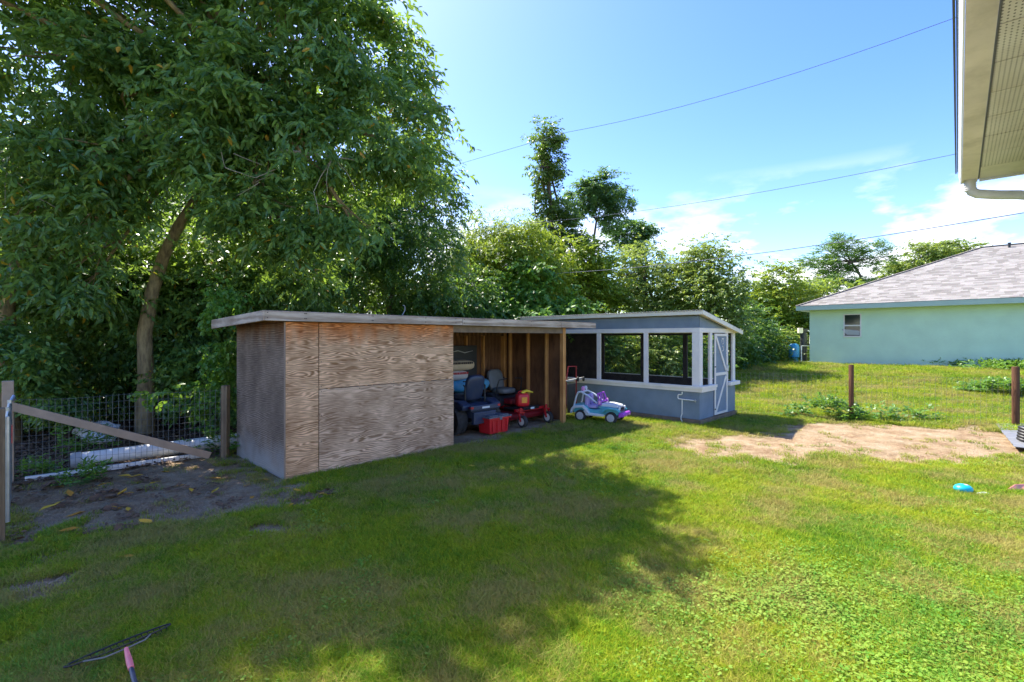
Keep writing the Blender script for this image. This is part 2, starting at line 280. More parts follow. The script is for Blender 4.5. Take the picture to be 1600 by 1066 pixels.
def grass_mat(name, bright=1.0, kind='lawn'):
    m, n, l, b, o = new_mat(name); b.inputs['Roughness'].default_value = .6; b.inputs['Specular IOR Level'].default_value = .12
    geo = n.new('ShaderNodeNewGeometry'); t = n.new('ShaderNodeAttribute'); t.attribute_name = 'along'; rn = n.new('ShaderNodeAttribute'); rn.attribute_name = 'tint'
    def N(s, d=4, r=.5, off=0):
        mp = n.new('ShaderNodeMapping'); mp.inputs['Location'].default_value = (off, off, 0); l.new(geo.outputs['Position'], mp.inputs[0])
        q = n.new('ShaderNodeTexNoise'); q.inputs['Scale'].default_value = s; q.inputs['Detail'].default_value = d; q.inputs['Roughness'].default_value = r; l.new(mp.outputs[0], q.inputs['Vector']); return q
    # where the lawn is dry: patches a metre or so across
    add0 = n.new('ShaderNodeMath'); add0.operation = 'MULTIPLY_ADD'; l.new(N(7, 4, .6, 3).outputs['Fac'], add0.inputs[0]); add0.inputs[1].default_value = .45; l.new(N(.75, 5, .6).outputs['Fac'], add0.inputs[2])
    add = n.new('ShaderNodeMath'); add.operation = 'MULTIPLY_ADD'; l.new(rn.outputs['Fac'], add.inputs[0]); add.inputs[1].default_value = .38; l.new(add0.outputs[0], add.inputs[2])
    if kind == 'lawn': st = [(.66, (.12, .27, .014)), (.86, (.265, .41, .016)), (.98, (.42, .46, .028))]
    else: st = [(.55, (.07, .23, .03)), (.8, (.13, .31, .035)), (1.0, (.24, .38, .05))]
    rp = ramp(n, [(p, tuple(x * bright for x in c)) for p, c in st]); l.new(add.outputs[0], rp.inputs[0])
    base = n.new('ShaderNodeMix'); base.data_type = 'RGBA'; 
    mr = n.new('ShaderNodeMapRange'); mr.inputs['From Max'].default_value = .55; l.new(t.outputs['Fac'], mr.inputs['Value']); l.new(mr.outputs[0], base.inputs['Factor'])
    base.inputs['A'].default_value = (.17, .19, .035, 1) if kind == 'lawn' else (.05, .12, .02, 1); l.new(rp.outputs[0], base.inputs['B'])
    l.new(base.outputs['Result'], b.inputs['Base Color'])
    dry = n.new('ShaderNodeMapRange'); dry.inputs['From Min'].default_value = .53; dry.inputs['From Max'].default_value = .68; dry.inputs['To Max'].default_value = .75 if kind == 'lawn' else .15
    da = n.new('ShaderNodeMath'); da.operation = 'MULTIPLY_ADD'; l.new(rn.outputs['Fac'], da.inputs[0]); da.inputs[1].default_value = .16; l.new(N(1.0, 6, .65, 40).outputs['Fac'], da.inputs[2]); l.new(da.outputs[0], dry.inputs['Value'])
    b2 = n.new('ShaderNodeMix'); b2.data_type = 'RGBA'; l.new(dry.outputs[0], b2.inputs['Factor']); l.new(base.outputs['Result'], b2.inputs['A']); b2.inputs['B'].default_value = (.45, .35, .13, 1); base = b2; l.new(base.outputs['Result'], b.inputs['Base Color'])
    tr = n.new('ShaderNodeBsdfTranslucent'); l.new(base.outputs['Result'], tr.inputs['Color'])
    mx = n.new('ShaderNodeMixShader'); mx.inputs[0].default_value = .38; l.new(b.outputs[0], mx.inputs[1]); l.new(tr.outputs[0], mx.inputs[2]); l.new(mx.outputs[0], o.inputs[0])
    return m
M['ground'] = ground_mat(); M['grass'] = grass_mat('lawn_blades'); M['tuft'] = grass_mat('lush_blades', 1.0, 'lush')

# ------------------------------------------------------------------ mesh helpers
class MB:
    def __init__(s): s.v = []; s.f = []
    def add(s, vs_, fs):
        k = len(s.v); s.v += [tuple(p) for p in vs_]; s.f += [tuple(i + k for i in f) for f in fs]; return s
    def box(s, x0, x1, y0, y1, z0, z1, mat=None):
        P = [Vector(p) for p in ((x0, y0, z0), (x1, y0, z0), (x1, y1, z0), (x0, y1, z0), (x0, y0, z1), (x1, y0, z1), (x1, y1, z1), (x0, y1, z1))]
        if mat is not None: P = [mat @ p for p in P]
        return s.add(P, [(3, 2, 1, 0), (4, 5, 6, 7), (0, 1, 5, 4), (1, 2, 6, 5), (2, 3, 7, 6), (3, 0, 4, 7)])
    def beam(s, a, b, w, h, up=(0, 0, 1)):
        a = Vector(a); b = Vector(b); d = (b - a).normalized(); up = Vector(up)
        if abs(d.dot(up)) > .98: up = Vector((0, 1, 0))
        x = d.cross(up).normalized(); y = x.cross(d).normalized()
        P = [p + x * sx * w / 2 + y * sy * h / 2 for p in (a, b) for sx, sy in ((-1, -1), (1, -1), (1, 1), (-1, 1))]
        return s.add(P, [(0, 1, 2, 3), (7, 6, 5, 4), (0, 4, 5, 1), (1, 5, 6, 2), (2, 6, 7, 3), (3, 7, 4, 0)])
    def tube(s, pts, r, n=8, cap=True):
        pts = [Vector(p) for p in pts]; k = len(pts)
        rs = r if isinstance(r, (list, tuple)) else [r] * k
        V_ = []; prev = None
        for i, p in enumerate(pts):
            d = (pts[min(i + 1, k - 1)] - pts[max(i - 1, 0)]).normalized()
            if prev is None:
                a = d.cross(Vector((0, 0, 1)));  a = a if a.length > .05 else d.cross(Vector((1, 0, 0)))
            else: a = prev - d * prev.dot(d)
            a.normalize(); prev = a; b = d.cross(a)
            for j in range(n):
                t = 2 * math.pi * j / n; V_.append(p + (a * math.cos(t) + b * math.sin(t)) * rs[i])
        Fs = [(i * n + j, i * n + (j + 1) % n, (i + 1) * n + (j + 1) % n, (i + 1) * n + j) for i in range(k - 1) for j in range(n)]
        if cap: Fs += [tuple(range(n))[::-1], tuple(range((k - 1) * n, k * n))]
        return s.add(V_, Fs)
    def lathe(s, prof, n=20, mat=None):
        """prof: (radius, height) along local z"""
        V_ = [];
        for r, z in prof:
            for j in range(n):
                t = 2 * math.pi * j / n; p = Vector((r * math.cos(t), r * math.sin(t), z)); V_.append(mat @ p if mat is not None else p)
        k = len(prof); Fs = [(i * n + j, i * n + (j + 1) % n, (i + 1) * n + (j + 1) % n, (i + 1) * n + j) for i in range(k - 1) for j in range(n)]
        Fs += [tuple(range(n))[::-1], tuple(range((k - 1) * n, k * n))]
        return s.add(V_, Fs)
    def prism(s, poly, y0, y1, mat=None):
        """poly in (x, z), extruded along y"""
        n = len(poly); P = [Vector((x, y0, z)) for x, z in poly] + [Vector((x, y1, z)) for x, z in poly]
        if mat is not None: P = [mat @ p for p in P]
        return s.add(P, [tuple(range(n)), tuple(range(n, 2 * n))[::-1]] + [(i, i + n, (i + 1) % n + n, (i + 1) % n) for i in range(n)])
    def blob(s, c, r, nu=14, nv=9, jit=0, seed=0, power=1.0):
        rnd = random.Random(seed); V_ = []; c = Vector(c)
        for i in range(nv + 1):
            ph = math.pi * i / nv - math.pi / 2
            for j in range(nu):
                th = 2 * math.pi * j / nu; f = 1 + (rnd.random() - .5) * jit
                sg = lambda q: math.copysign(abs(q) ** power, q)
                V_.append(c + Vector((r[0] * sg(math.cos(ph)) * sg(math.cos(th)) * f, r[1] * sg(math.cos(ph)) * sg(math.sin(th)) * f, r[2] * sg(math.sin(ph)) * f)))
        return s.add(V_, [(i * nu + j, i * nu + (j + 1) % nu, (i + 1) * nu + (j + 1) % nu, (i + 1) * nu + j) for i in range(nv) for j in range(nu)])
    def build(s, name, mat, parent=None, smooth=False, bevel=0, fix=True):
        me = bpy.data.meshes.new(name); me.from_pydata(s.v, [], s.f); me.materials.append(M[mat] if isinstance(mat, str) else mat)
        if fix:
            import bmesh
            bm = bmesh.new(); bm.from_mesh(me); bmesh.ops.recalc_face_normals(bm, faces=bm.faces); bm.to_mesh(me); bm.free()
        o = bpy.data.objects.new(name, me); col.objects.link(o)
        if parent: o.parent = parent
        if smooth:
            me.polygons.foreach_set('use_smooth', [True] * len(me.polygons))
            me.set_sharp_from_angle(angle=R(45))
        if bevel:
            b = o.modifiers.new('bevel', 'BEVEL'); b.width = bevel; b.segments = 2; b.limit_method = 'ANGLE'; b.angle_limit = R(40)
        return o
def tag(o, label, cat, group=None, kind=None):
    o['label'] = label; o['category'] = cat
    if group: o['group'] = group
    if kind: o['kind'] = kind
    return o
def empty(name, loc, rz, label, cat, group=None):
    o = bpy.data.objects.new(name, None); col.objects.link(o); o.location = loc; o.rotation_euler = (0, 0, rz); o.empty_display_size = .2
    return tag(o, label, cat, group)
def copy_tree(o, parent=None):
    c = o.copy(); col.objects.link(c)
    if parent: c.parent = parent
    for ch in list(o.children): copy_tree(ch, c)
    return c
def np_mesh(name, verts, faces_flat, loop_tot, mat, attrs=None, smooth=False):
    me = bpy.data.meshes.new(name); nv = len(verts); nf = len(loop_tot); nl = len(faces_flat)
    me.vertices.add(nv); me.vertices.foreach_set('co', np.ascontiguousarray(verts, np.float32).ravel())
    me.loops.add(nl); me.loops.foreach_set('vertex_index', faces_flat.astype(np.int32))
    me.polygons.add(nf); st = np.zeros(nf, np.int32); st[1:] = np.cumsum(loop_tot)[:-1]
    me.polygons.foreach_set('loop_start', st); me.polygons.foreach_set('loop_total', loop_tot.astype(np.int32))
    if smooth: me.polygons.foreach_set('use_smooth', np.ones(nf, bool))
    for k, a in (attrs or {}).items():
        at = me.attributes.new(k, 'FLOAT', 'POINT'); at.data.foreach_set('value', a.astype(np.float32))
    me.update(calc_edges=True); me.materials.append(M[mat] if isinstance(mat, str) else mat)
    return me

# ------------------------------------------------------------------ ground
def axis_coords(lo, hi, f0, f1, step, grow=1.13):
    c = list(np.arange(f0, f1, step)); s = step; x = c[-1]
    while x < hi: s *= grow; x += s; c.append(x)
    s = step; x = c[0]; pre = []
    while x > lo: s *= grow; x -= s; pre.append(x)
    return np.array(pre[::-1] + c)
gx = axis_coords(-700, 700, -8.5, 12, .09); gy = axis_coords(-60, 1200, 2.0, 12.5, .09)
X_, Y_ = np.meshgrid(gx, gy)
dv = dirt(X_, Y_)
uu, vv = uv_of(X_, Y_)
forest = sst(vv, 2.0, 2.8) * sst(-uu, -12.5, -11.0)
clod = (fbm(X_ * 4, Y_ * 4, 4, 77) - .5) * .07 * dv * sst(-np.hypot(X_, Y_), -30, -14) * (1 - sst(uu, 2.6, 3.0) * sst(-uu, -6.9, -6.2) * sst(vv, -.3, 0))
Z_ = height(X_, Y_) + clod - .012 * dv
nxx, nyy = len(gx), len(gy)
idx = np.arange(nxx * nyy).reshape(nyy, nxx)
q = np.stack([idx[:-1, :-1], idx[:-1, 1:], idx[1:, 1:], idx[1:, :-1]], -1).reshape(-1, 4)
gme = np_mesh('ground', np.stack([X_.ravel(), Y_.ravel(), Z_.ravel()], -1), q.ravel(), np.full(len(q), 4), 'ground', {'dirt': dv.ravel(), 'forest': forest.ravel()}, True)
ground = bpy.data.objects.new('ground', gme); col.objects.link(ground); ground['kind'] = 'structure'

# ------------------------------------------------------------------ grass: tuft templates and scatter points in one mesh, joined by geometry nodes
def blade_patch(rng, n, rad, hmin, hmax, wid, lean=.5, seg=2, broad=False):
    vs_, fs, al, ti = [], [], [], []
    for i in range(n):
        a = rng.uniform(0, 6.283); r = rad * math.sqrt(rng.uniform()); x, y = r * math.cos(a), r * math.sin(a)
        h = rng.uniform(hmin, hmax); w = wid * rng.uniform(.7, 1.3); d = rng.uniform(0, 6.283); ln = h * rng.uniform(.1, lean) * 1.2
        dx, dy = math.cos(d), math.sin(d); sx, sy = -dy, dx
        if rng.uniform() < .5: sx, sy = dx * .6 - dy * .6, dy * .6 + dx * .6
        k = len(vs_); tt = rng.uniform()
        if broad:
            # stalk-held round leaflet
            c = (x + dx * ln, y + dy * ln, h); tl = rng.uniform(-.5, .5)
            for (p_, q_) in ((-1, 0), (-.5, .8), (.4, .9), (1, .1), (.5, -.8), (-.4, -.9)):
                vs_.append((c[0] + (dx * p_ + sx * q_) * w, c[1] + (dy * p_ + sy * q_) * w, h + tl * p_ * w + .15 * w * q_)); al.append(.9); ti.append(tt)
            fs.append((k, k + 1, k + 2, k + 3, k + 4, k + 5)); continue
        for s in range(seg):
            t = s / seg; bw = w * (1 - .35 * t)
            cx, cy, cz = x + dx * ln * t * t, y + dy * ln * t * t, h * t * (1 - .1 * t)
            vs_ += [(cx - sx * bw / 2, cy - sy * bw / 2, cz), (cx + sx * bw / 2, cy + sy * bw / 2, cz)]; al += [t, t]; ti += [tt, tt]
        vs_.append((x + dx * ln, y + dy * ln, h * .92)); al.append(1); ti.append(tt)
        for s in range(seg - 1): fs.append((k + 2 * s, k + 2 * s + 1, k + 2 * s + 3, k + 2 * s + 2))
        fs.append((k + 2 * seg - 2, k + 2 * seg - 1, k + 2 * seg))
    return vs_, fs, al, ti
def scatter(name, templates, pts, rot, scl, mat, label=None, cat=None):
    nt = len(templates); V_, Fs, al, ti, kd = [], [], [], [], []
    for k, (v, f, a, t) in enumerate(templates):
        b = len(V_); V_ += v; Fs += [tuple(i + b for i in q_) for q_ in f]; al += a; ti += t; kd += [k] * len(v)
    n0 = len(V_); npnt = len(pts)
    me = bpy.data.meshes.new(name)
    me.vertices.add(n0 + npnt)
    me.vertices.foreach_set('co', np.vstack([np.array(V_), pts]).astype(np.float32).ravel())
    ll = np.array([i for f in Fs for i in f], np.int32); lt = np.array([len(f) for f in Fs], np.int32)
    me.loops.add(len(ll)); me.loops.foreach_set('vertex_index', ll); me.polygons.add(len(lt))
    st = np.zeros(len(lt), np.int32); st[1:] = np.cumsum(lt)[:-1]; me.polygons.foreach_set('loop_start', st); me.polygons.foreach_set('loop_total', lt)
    me.update(calc_edges=True); me.materials.append(M[mat])
    def at(nm, ty, data, prop='value'):
        a = me.attributes.new(nm, ty, 'POINT'); a.data.foreach_set(prop, data)
    z = np.zeros(npnt)
    at('along', 'FLOAT', np.concatenate([al, z]).astype(np.float32)); at('tint', 'FLOAT', np.concatenate([ti, z]).astype(np.float32))
    at('sort', 'INT', np.concatenate([kd, np.full(npnt, -1)]).astype(np.int32)); at('pick', 'INT', np.concatenate([np.zeros(n0), RNG.integers(0, nt, npnt)]).astype(np.int32))
    at('size', 'FLOAT', np.concatenate([np.ones(n0), scl]).astype(np.float32)); at('turn', 'FLOAT_VECTOR', np.vstack([np.zeros((n0, 3)), rot]).astype(np.float32).ravel(), 'vector')
    o = bpy.data.objects.new(name, me); col.objects.link(o)
    ng = bpy.data.node_groups.new(name, 'GeometryNodeTree'); ng.interface.new_socket('Geometry', in_out='INPUT', socket_type='NodeSocketGeometry'); ng.interface.new_socket('Geometry', in_out='OUTPUT', socket_type='NodeSocketGeometry')
    n, l = ng.nodes, ng.links; gi = n.new('NodeGroupInput'); go = n.new('NodeGroupOutput')
    def attr(nm, ty): a = n.new('GeometryNodeInputNamedAttribute'); a.data_type = ty; a.inputs['Name'].default_value = nm; return a.outputs['Attribute']
    def sel(k):
        c = n.new('FunctionNodeCompare'); c.data_type = 'INT'; c.operation = 'EQUAL'; l.new(attr('sort', 'INT'), c.inputs[2]); c.inputs[3].default_value = k
        s = n.new('GeometryNodeSeparateGeometry'); s.domain = 'POINT'; l.new(gi.outputs[0], s.inputs['Geometry']); l.new(c.outputs[0], s.inputs['Selection']); return s.outputs['Selection']
    j = n.new('GeometryNodeJoinGeometry')
    for k in range(nt):
        g2 = n.new('GeometryNodeGeometryToInstance'); l.new(sel(k), g2.inputs[0]); l.new(g2.outputs[0], j.inputs[0])
    ip = n.new('GeometryNodeInstanceOnPoints'); l.new(sel(-1), ip.inputs['Points']); l.new(j.outputs[0], ip.inputs['Instance']); ip.inputs['Pick Instance'].default_value = True
    l.new(attr('pick', 'INT'), ip.inputs['Instance Index']); l.new(attr('size', 'FLOAT'), ip.inputs['Scale'])
    er = n.new('FunctionNodeEulerToRotation'); l.new(attr('turn', 'FLOAT_VECTOR'), er.inputs[0]); l.new(er.outputs[0], ip.inputs['Rotation'])
    l.new(ip.outputs[0], go.inputs[0])
    md = o.modifiers.new('scatter', 'NODES'); md.node_group = ng
    o['kind'] = 'stuff'
    if label: o['label'] = label; o['category'] = cat
    return o
def in_floor(x, y):
    u, v = uv_of(x, y)
    sh = (u > -.03) & (u < 6.3) & (v > -.04) & (v < 2.2) & ~((u > 2.95) & (v < .3))
    gz = (u > 8.05) & (u < 10.4) & (v > -2.4) & (v < 3.4)
    hs = (u > 25.3) & (v < 1.6)
    return sh | gz | hs
def sample_lawn(n, y0, y1, power=1.0):
    """denser near the viewer; x spans the view and a margin for a step aside"""
    t = RNG.uniform(0, 1, n); Y = (y0 ** (-power) + t * (y1 ** (-power) - y0 ** (-power))) ** (-1 / power)
    X = RNG.uniform(-1.15, 1.15, n) * Y + RNG.uniform(-.6, .6, n); return X, Y
T_lawn = [blade_patch(RNG, 50, .08, .012, .048, .0044, 1.4) for _ in range(8)]
X, Y = sample_lawn(100000, 2.2, 38, .40)
d = dirt(X, Y); u_, v_ = uv_of(X, Y)
dens = fbm(X * .9, Y * .9, 4, 21)
keep = (RNG.uniform(0, 1, len(X)) > d * .985) & ~in_floor(X, Y) & ~((v_ > 2.3) & (u_ < 10.8))
X, Y = X[keep], Y[keep]; dens = dens[keep]; u_ = u_[keep]
Zh = height(X, Y) - .004
sc_ = (0.8 + .5 * RNG.uniform(0, 1, len(X))) * (1 + .055 * np.clip(Y - 3, 0, 20)) * (.75 + .6 * dens) * (1 + .5 * sst(u_, 11.0, 11.6))
rot = np.stack([RNG.uniform(-.15, .15, len(X)), RNG.uniform(-.15, .15, len(X)), RNG.uniform(0, 6.28, len(X))], -1)
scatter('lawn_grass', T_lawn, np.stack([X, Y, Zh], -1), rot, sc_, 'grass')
def crumb(rng, n):
    v_, f_, a_, t_ = [], [], [], []
    for i in range(n):
        x, y = rng.uniform(-.12, .12, 2); r = rng.uniform(.002, .010); k = len(v_)
        for p in ((1, 0, 0), (-.5, .9, 0), (-.5, -.9, 0), (.1, .1, .8)): v_.append((x + p[0] * r * rng.uniform(.7, 1.2), y + p[1] * r * rng.uniform(.7, 1.2), p[2] * r)); a_.append(0); t_.append(0)
        f_ += [(k, k + 1, k + 3), (k + 1, k + 2, k + 3), (k + 2, k, k + 3)]
    for i in range(n // 5):     # broken straw and twigs
        x, y = rng.uniform(-.12, .12, 2); L = rng.uniform(.02, .07); an = rng.uniform(0, 6.28); w = .0016; k = len(v_); dx, dy = math.cos(an), math.sin(an)
        v_ += [(x - dy * w, y + dx * w, .004), (x + dy * w, y - dx * w, .004), (x + dx * L, y + dy * L, .012)]; a_ += [0] * 3; t_ += [0] * 3; f_.append((k, k + 1, k + 2))
    return v_, f_, a_, t_
M['crumb'] = plain('soil_crumbs', (.36, .245, .145), .95, var=.5, nscale=30, dirtc=(.50, .39, .27))
X, Y = sample_lawn(16000, 2.6, 14, .4); keep = (RNG.uniform(.15, 1, len(X)) < dirt(X, Y)) & ~((uv_of(X, Y)[0] > 2.9) & (uv_of(X, Y)[0] < 6.5) & (uv_of(X, Y)[1] > .3)); X, Y = X[keep], Y[keep]
scatter('soil_clods', [crumb(RNG, 22) for _ in range(5)], np.stack([X, Y, height(X, Y) - .008 + (fbm(X * 4, Y * 4, 4, 77) - .5) * .05], -1), np.stack([np.zeros(len(X))] * 2 + [RNG.uniform(0, 6.28, len(X))], -1), RNG.uniform(.6, 1.5, len(X)), 'crumb')
# taller, greener tufts in clumps
T_tall = [blade_patch(RNG, 24, .05, .045, .10, .0042, 1.1, 3) for _ in range(5)]
X, Y = sample_lawn(22000, 2.2, 20, .5)
cl = fbm(X * 1.1, Y * 1.1, 3, 51); u_, v_ = uv_of(X, Y); nearshed = (sst(v_, -1.7, -.3) * sst(-v_, 0, .4) * (u_ < 6.5) * (u_ > -.6)) + (sst(u_, 10.9, 11.5) * (v_ < 2))+ (sst(u_, 7.2, 7.9) * (u_ < 8.2) * (v_ > -2.6))
keep = (RNG.uniform(0, 1, len(X)) < sst(cl, .46, .66) * .6 + nearshed * .55 + .06) & (RNG.uniform(0, 1, len(X)) > dirt(X, Y) * 1.05) & ~in_floor(X, Y) & ~((v_ > 2.3) & (u_ < 10.8))
X, Y = X[keep], Y[keep]
sc_ = RNG.uniform(.3, 1.0, len(X)) * (1 + .02 * np.clip(Y - 3, 0, 20)) * (.75 + .25 * sst(cl[keep], .62, .7))
rot = np.stack([RNG.uniform(-.2, .2, len(X)), RNG.uniform(-.2, .2, len(X)), RNG.uniform(0, 6.28, len(X))], -1)
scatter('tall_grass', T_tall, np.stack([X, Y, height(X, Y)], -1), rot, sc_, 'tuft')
T_clov = [blade_patch(RNG, 24, .085, .012, .036, .0082, 1.2, 2, True) for _ in range(4)]
X, Y = sample_lawn(36000, 2.2, 22, .5)
cl = fbm(X * .8, Y * .8, 4, 91); u_, v_ = uv_of(X, Y)
keep = (RNG.uniform(0, 1, len(X)) < sst(cl, .56, .74) * .35 + 1.0 * sst(X, 1.2, 2.6) * sst(-Y, -5, -3.2) + .55 * sst(u_, 11.0, 11.6)) & (RNG.uniform(0, 1, len(X)) > dirt(X, Y) * 1.1) & ~in_floor(X, Y) & ~((v_ > 2.3) & (u_ < 10.8))
X, Y = X[keep], Y[keep]
rot = np.stack([RNG.uniform(-.2, .2, len(X)), RNG.uniform(-.2, .2, len(X)), RNG.uniform(0, 6.28, len(X))], -1)
scatter('broadleaf_weeds', T_clov, np.stack([X, Y, height(X, Y)], -1), rot, RNG.uniform(.7, 1.3, len(X)) * (1 + .03 * np.clip(Y - 3, 0, 20)), 'tuft')

# ------------------------------------------------------------------ trees
def leaves_mesh(name, blobs, nleaf, ll, lw, mat, seed, clumps=26, sig=.26, droop=.35, near=False, shell=.72, spray=9, up=.75, flat=1.0, tvar=.5):
    rng = np.random.default_rng(seed)
    wts = np.array([b[3] * b[4] * (b[5] if len(b) > 5 else b[3]) for b in blobs]) ** .8; wts = wts / wts.sum()
    nsp = nleaf // spray; Pl, Ol, Tl, cents = [], [], [], []
    for b, w in zip(blobs, wts):
        c = np.array(b[:3]); r = np.array([b[3], b[3] if len(b) < 6 else b[5], b[4]])
        dirs = rng.normal(size=(clumps, 3)); dirs /= np.linalg.norm(dirs, axis=1)[:, None]
        cc = dirs * rng.uniform(shell - .25, 1.0, (clumps, 1)); ct = rng.uniform(0, 1, clumps); cs = rng.uniform(.6, 1.35, clumps)
        n = max(4, int(nsp * w)); k = rng.integers(0, clumps, n)
        p = cc[k] + rng.normal(size=(n, 3)) * sig * cs[k][:, None] * np.array([1, 1, .75 * flat])
        P = c + p * r; out = p / (np.linalg.norm(p, axis=1)[:, None] + 1e-6)
        Pl.append(P); Ol.append(out); Tl.append(ct[k]); cents += [c + q_ * r for q_ in cc[:7]]
    P = np.vstack(Pl); O = np.vstack(Ol); Tn = np.concatenate(Tl); n = len(P)
    # sprays of leaves along a drooping twig
    az = rng.uniform(0, 6.283, n); hd = np.stack([np.cos(az), np.sin(az), np.zeros(n)], -1)
    D = O * .55 + hd * .75; D[:, 2] -= droop * rng.uniform(.2, 1.4, n); D /= np.linalg.norm(D, axis=1)[:, None]
    t = np.tile(np.arange(spray), n) / spray; Pn = np.repeat(P, spray, 0); Dn = np.repeat(D, spray, 0); Tn = np.repeat(Tn, spray)
    m = len(Pn); L = ll * rng.uniform(.65, 1.25, m)
    side = np.cross(Dn, [0, 0, 1.0]); side /= np.linalg.norm(side, axis=1)[:, None] + 1e-6
    sg = np.where(np.tile(np.arange(spray), n) % 2 == 0, 1.0, -1.0)[:, None]
    B = Pn + Dn * (t * ll * spray * .30)[:, None]; B[:, 2] -= droop * .25 * ll * spray * .3 * t * t
    LD = Dn * .6 + side * sg * rng.uniform(.4, 1.1, (m, 1)) + rng.normal(size=(m, 3)) * .28; LD[:, 2] -= droop * rng.uniform(0, 1.5, m); LD /= np.linalg.norm(LD, axis=1)[:, None]
    Nn = rng.normal(size=(m, 3)) * (1 - up) * 1.3; Nn[:, 2] += up
    S = np.cross(LD, Nn); S /= np.linalg.norm(S, axis=1)[:, None] + 1e-6; Nn = np.cross(S, LD)
    Wd = (lw * rng.uniform(.7, 1.2, m))[:, None] * .5; L = L[:, None]
    tint = np.clip(Tn * tvar + rng.uniform(0, 1, m) * (1 - tvar) + rng.normal(size=m) * .06, 0, .955); tint = np.where(rng.uniform(0, 1, m) < .012, 1.0, tint)
    if near:
        VV = np.stack([B, B + LD * L * .32 + S * Wd + Nn * Wd * .35, B + LD * L * .68 + S * Wd * .8 + Nn * Wd * .2 - Nn * L * .04, B + LD * L - Nn * L * .14,
                       B + LD * L * .68 - S * Wd * .8 + Nn * Wd * .2 - Nn * L * .04, B + LD * L * .32 - S * Wd + Nn * Wd * .35], 1).reshape(-1, 3)
        base = np.arange(m)[:, None] * 6; Fq = np.concatenate([base + np.array([[0, 1, 2, 3]]), base + np.array([[0, 3, 4, 5]])], 1).ravel(); lt = np.full(2 * m, 4); rep = 6
    else:
        VV = np.stack([B, B + LD * L * .45 + S * Wd, B + LD * L - Nn * L * .1, B + LD * L * .45 - S * Wd], 1).reshape(-1, 3)
        base = np.arange(m)[:, None] * 4; Fq = (base + np.array([[0, 1, 2, 3]])).ravel(); lt = np.full(m, 4); rep = 4
    VV[:, 2] = np.maximum(VV[:, 2], .02)
    return np_mesh(name, VV, Fq, lt, mat, {'tint': np.repeat(tint, rep)}), cents
def bend(a, b, k, amp, rnd):
    a = Vector(a); b = Vector(b); L = (b - a).length; out = []
    o1 = Vector((rnd.uniform(-1, 1), rnd.uniform(-1, 1), rnd.uniform(-.3, .6))) * amp * L
    for i in range(k + 1):
        t = i / k; out.append(a.lerp(b, t) + o1 * math.sin(math.pi * t) + Vector((rnd.uniform(-1, 1), rnd.uniform(-1, 1), rnd.uniform(-1, 1))) * amp * .12 * L * (0 < i < k))
    return out
def tree(name, label, cat, trunk, r0, blobs, nleaf, ll, lw, leafm, seed, barkm='bark2', group=None, twigs=5, limbs_from=None, **kw):
    """trunk: list of points; blobs: (x, y, z, rxy, rz)"""
    rnd = random.Random(seed); base = Vector(trunk[0]); root = empty(name, base, 0, label, cat, group)
    me, cents = leaves_mesh('crown', blobs, nleaf, ll, lw, leafm, seed, **kw)
    co = bpy.data.objects.new('crown', me); col.objects.link(co); co.parent = root; co.location = -base
    mb = MB(); k = len(trunk); mb.tube([Vector(p) - base for p in trunk], [r0 * (1 - .55 * i / (k - 1)) * (1.25 if i == 0 else 1) for i in range(k)], 10)
    pts = [Vector(p) for p in trunk]
    for i, b in enumerate(blobs):
        c = Vector(b[:3]); st = pts[-1] if (limbs_from is None or c.z > pts[-1].z) else min(pts[len(pts) // 2:], key=lambda p: (p - c).length)
        r1 = r0 * .38; path = bend(st - base, c - base, 5, .13, rnd); mb.tube(path, [r1 * (1 - .6 * j / 5) for j in range(6)], 7)
        for q_ in cents[i * 7:i * 7 + twigs]:
            p0 = path[rnd.choice((3, 4, 5))]; tw = bend(p0, Vector(q_) - base, 4, .12, rnd); mb.tube(tw, [r1 * .33 * (1 - .7 * j / 4) for j in range(5)], 5)
    mb.build('trunk', barkm, root, smooth=True, fix=False)
    return root
def bush(name, label, cat, blobs, nleaf, ll, lw, leafm, seed, group=None, kind=None, **kw):
    me, _ = leaves_mesh(name, blobs, nleaf, ll, lw, leafm, seed, **kw)
    o = bpy.data.objects.new(name, me); col.objects.link(o); o['label'] = label; o['category'] = cat
    if group: o['group'] = group
    if kind: o['kind'] = kind
    return o
def B(px, py, Y, r, rz=None): p = T(px, py, Y); return (p.x, p.y, p.z, r, rz or r * .8)

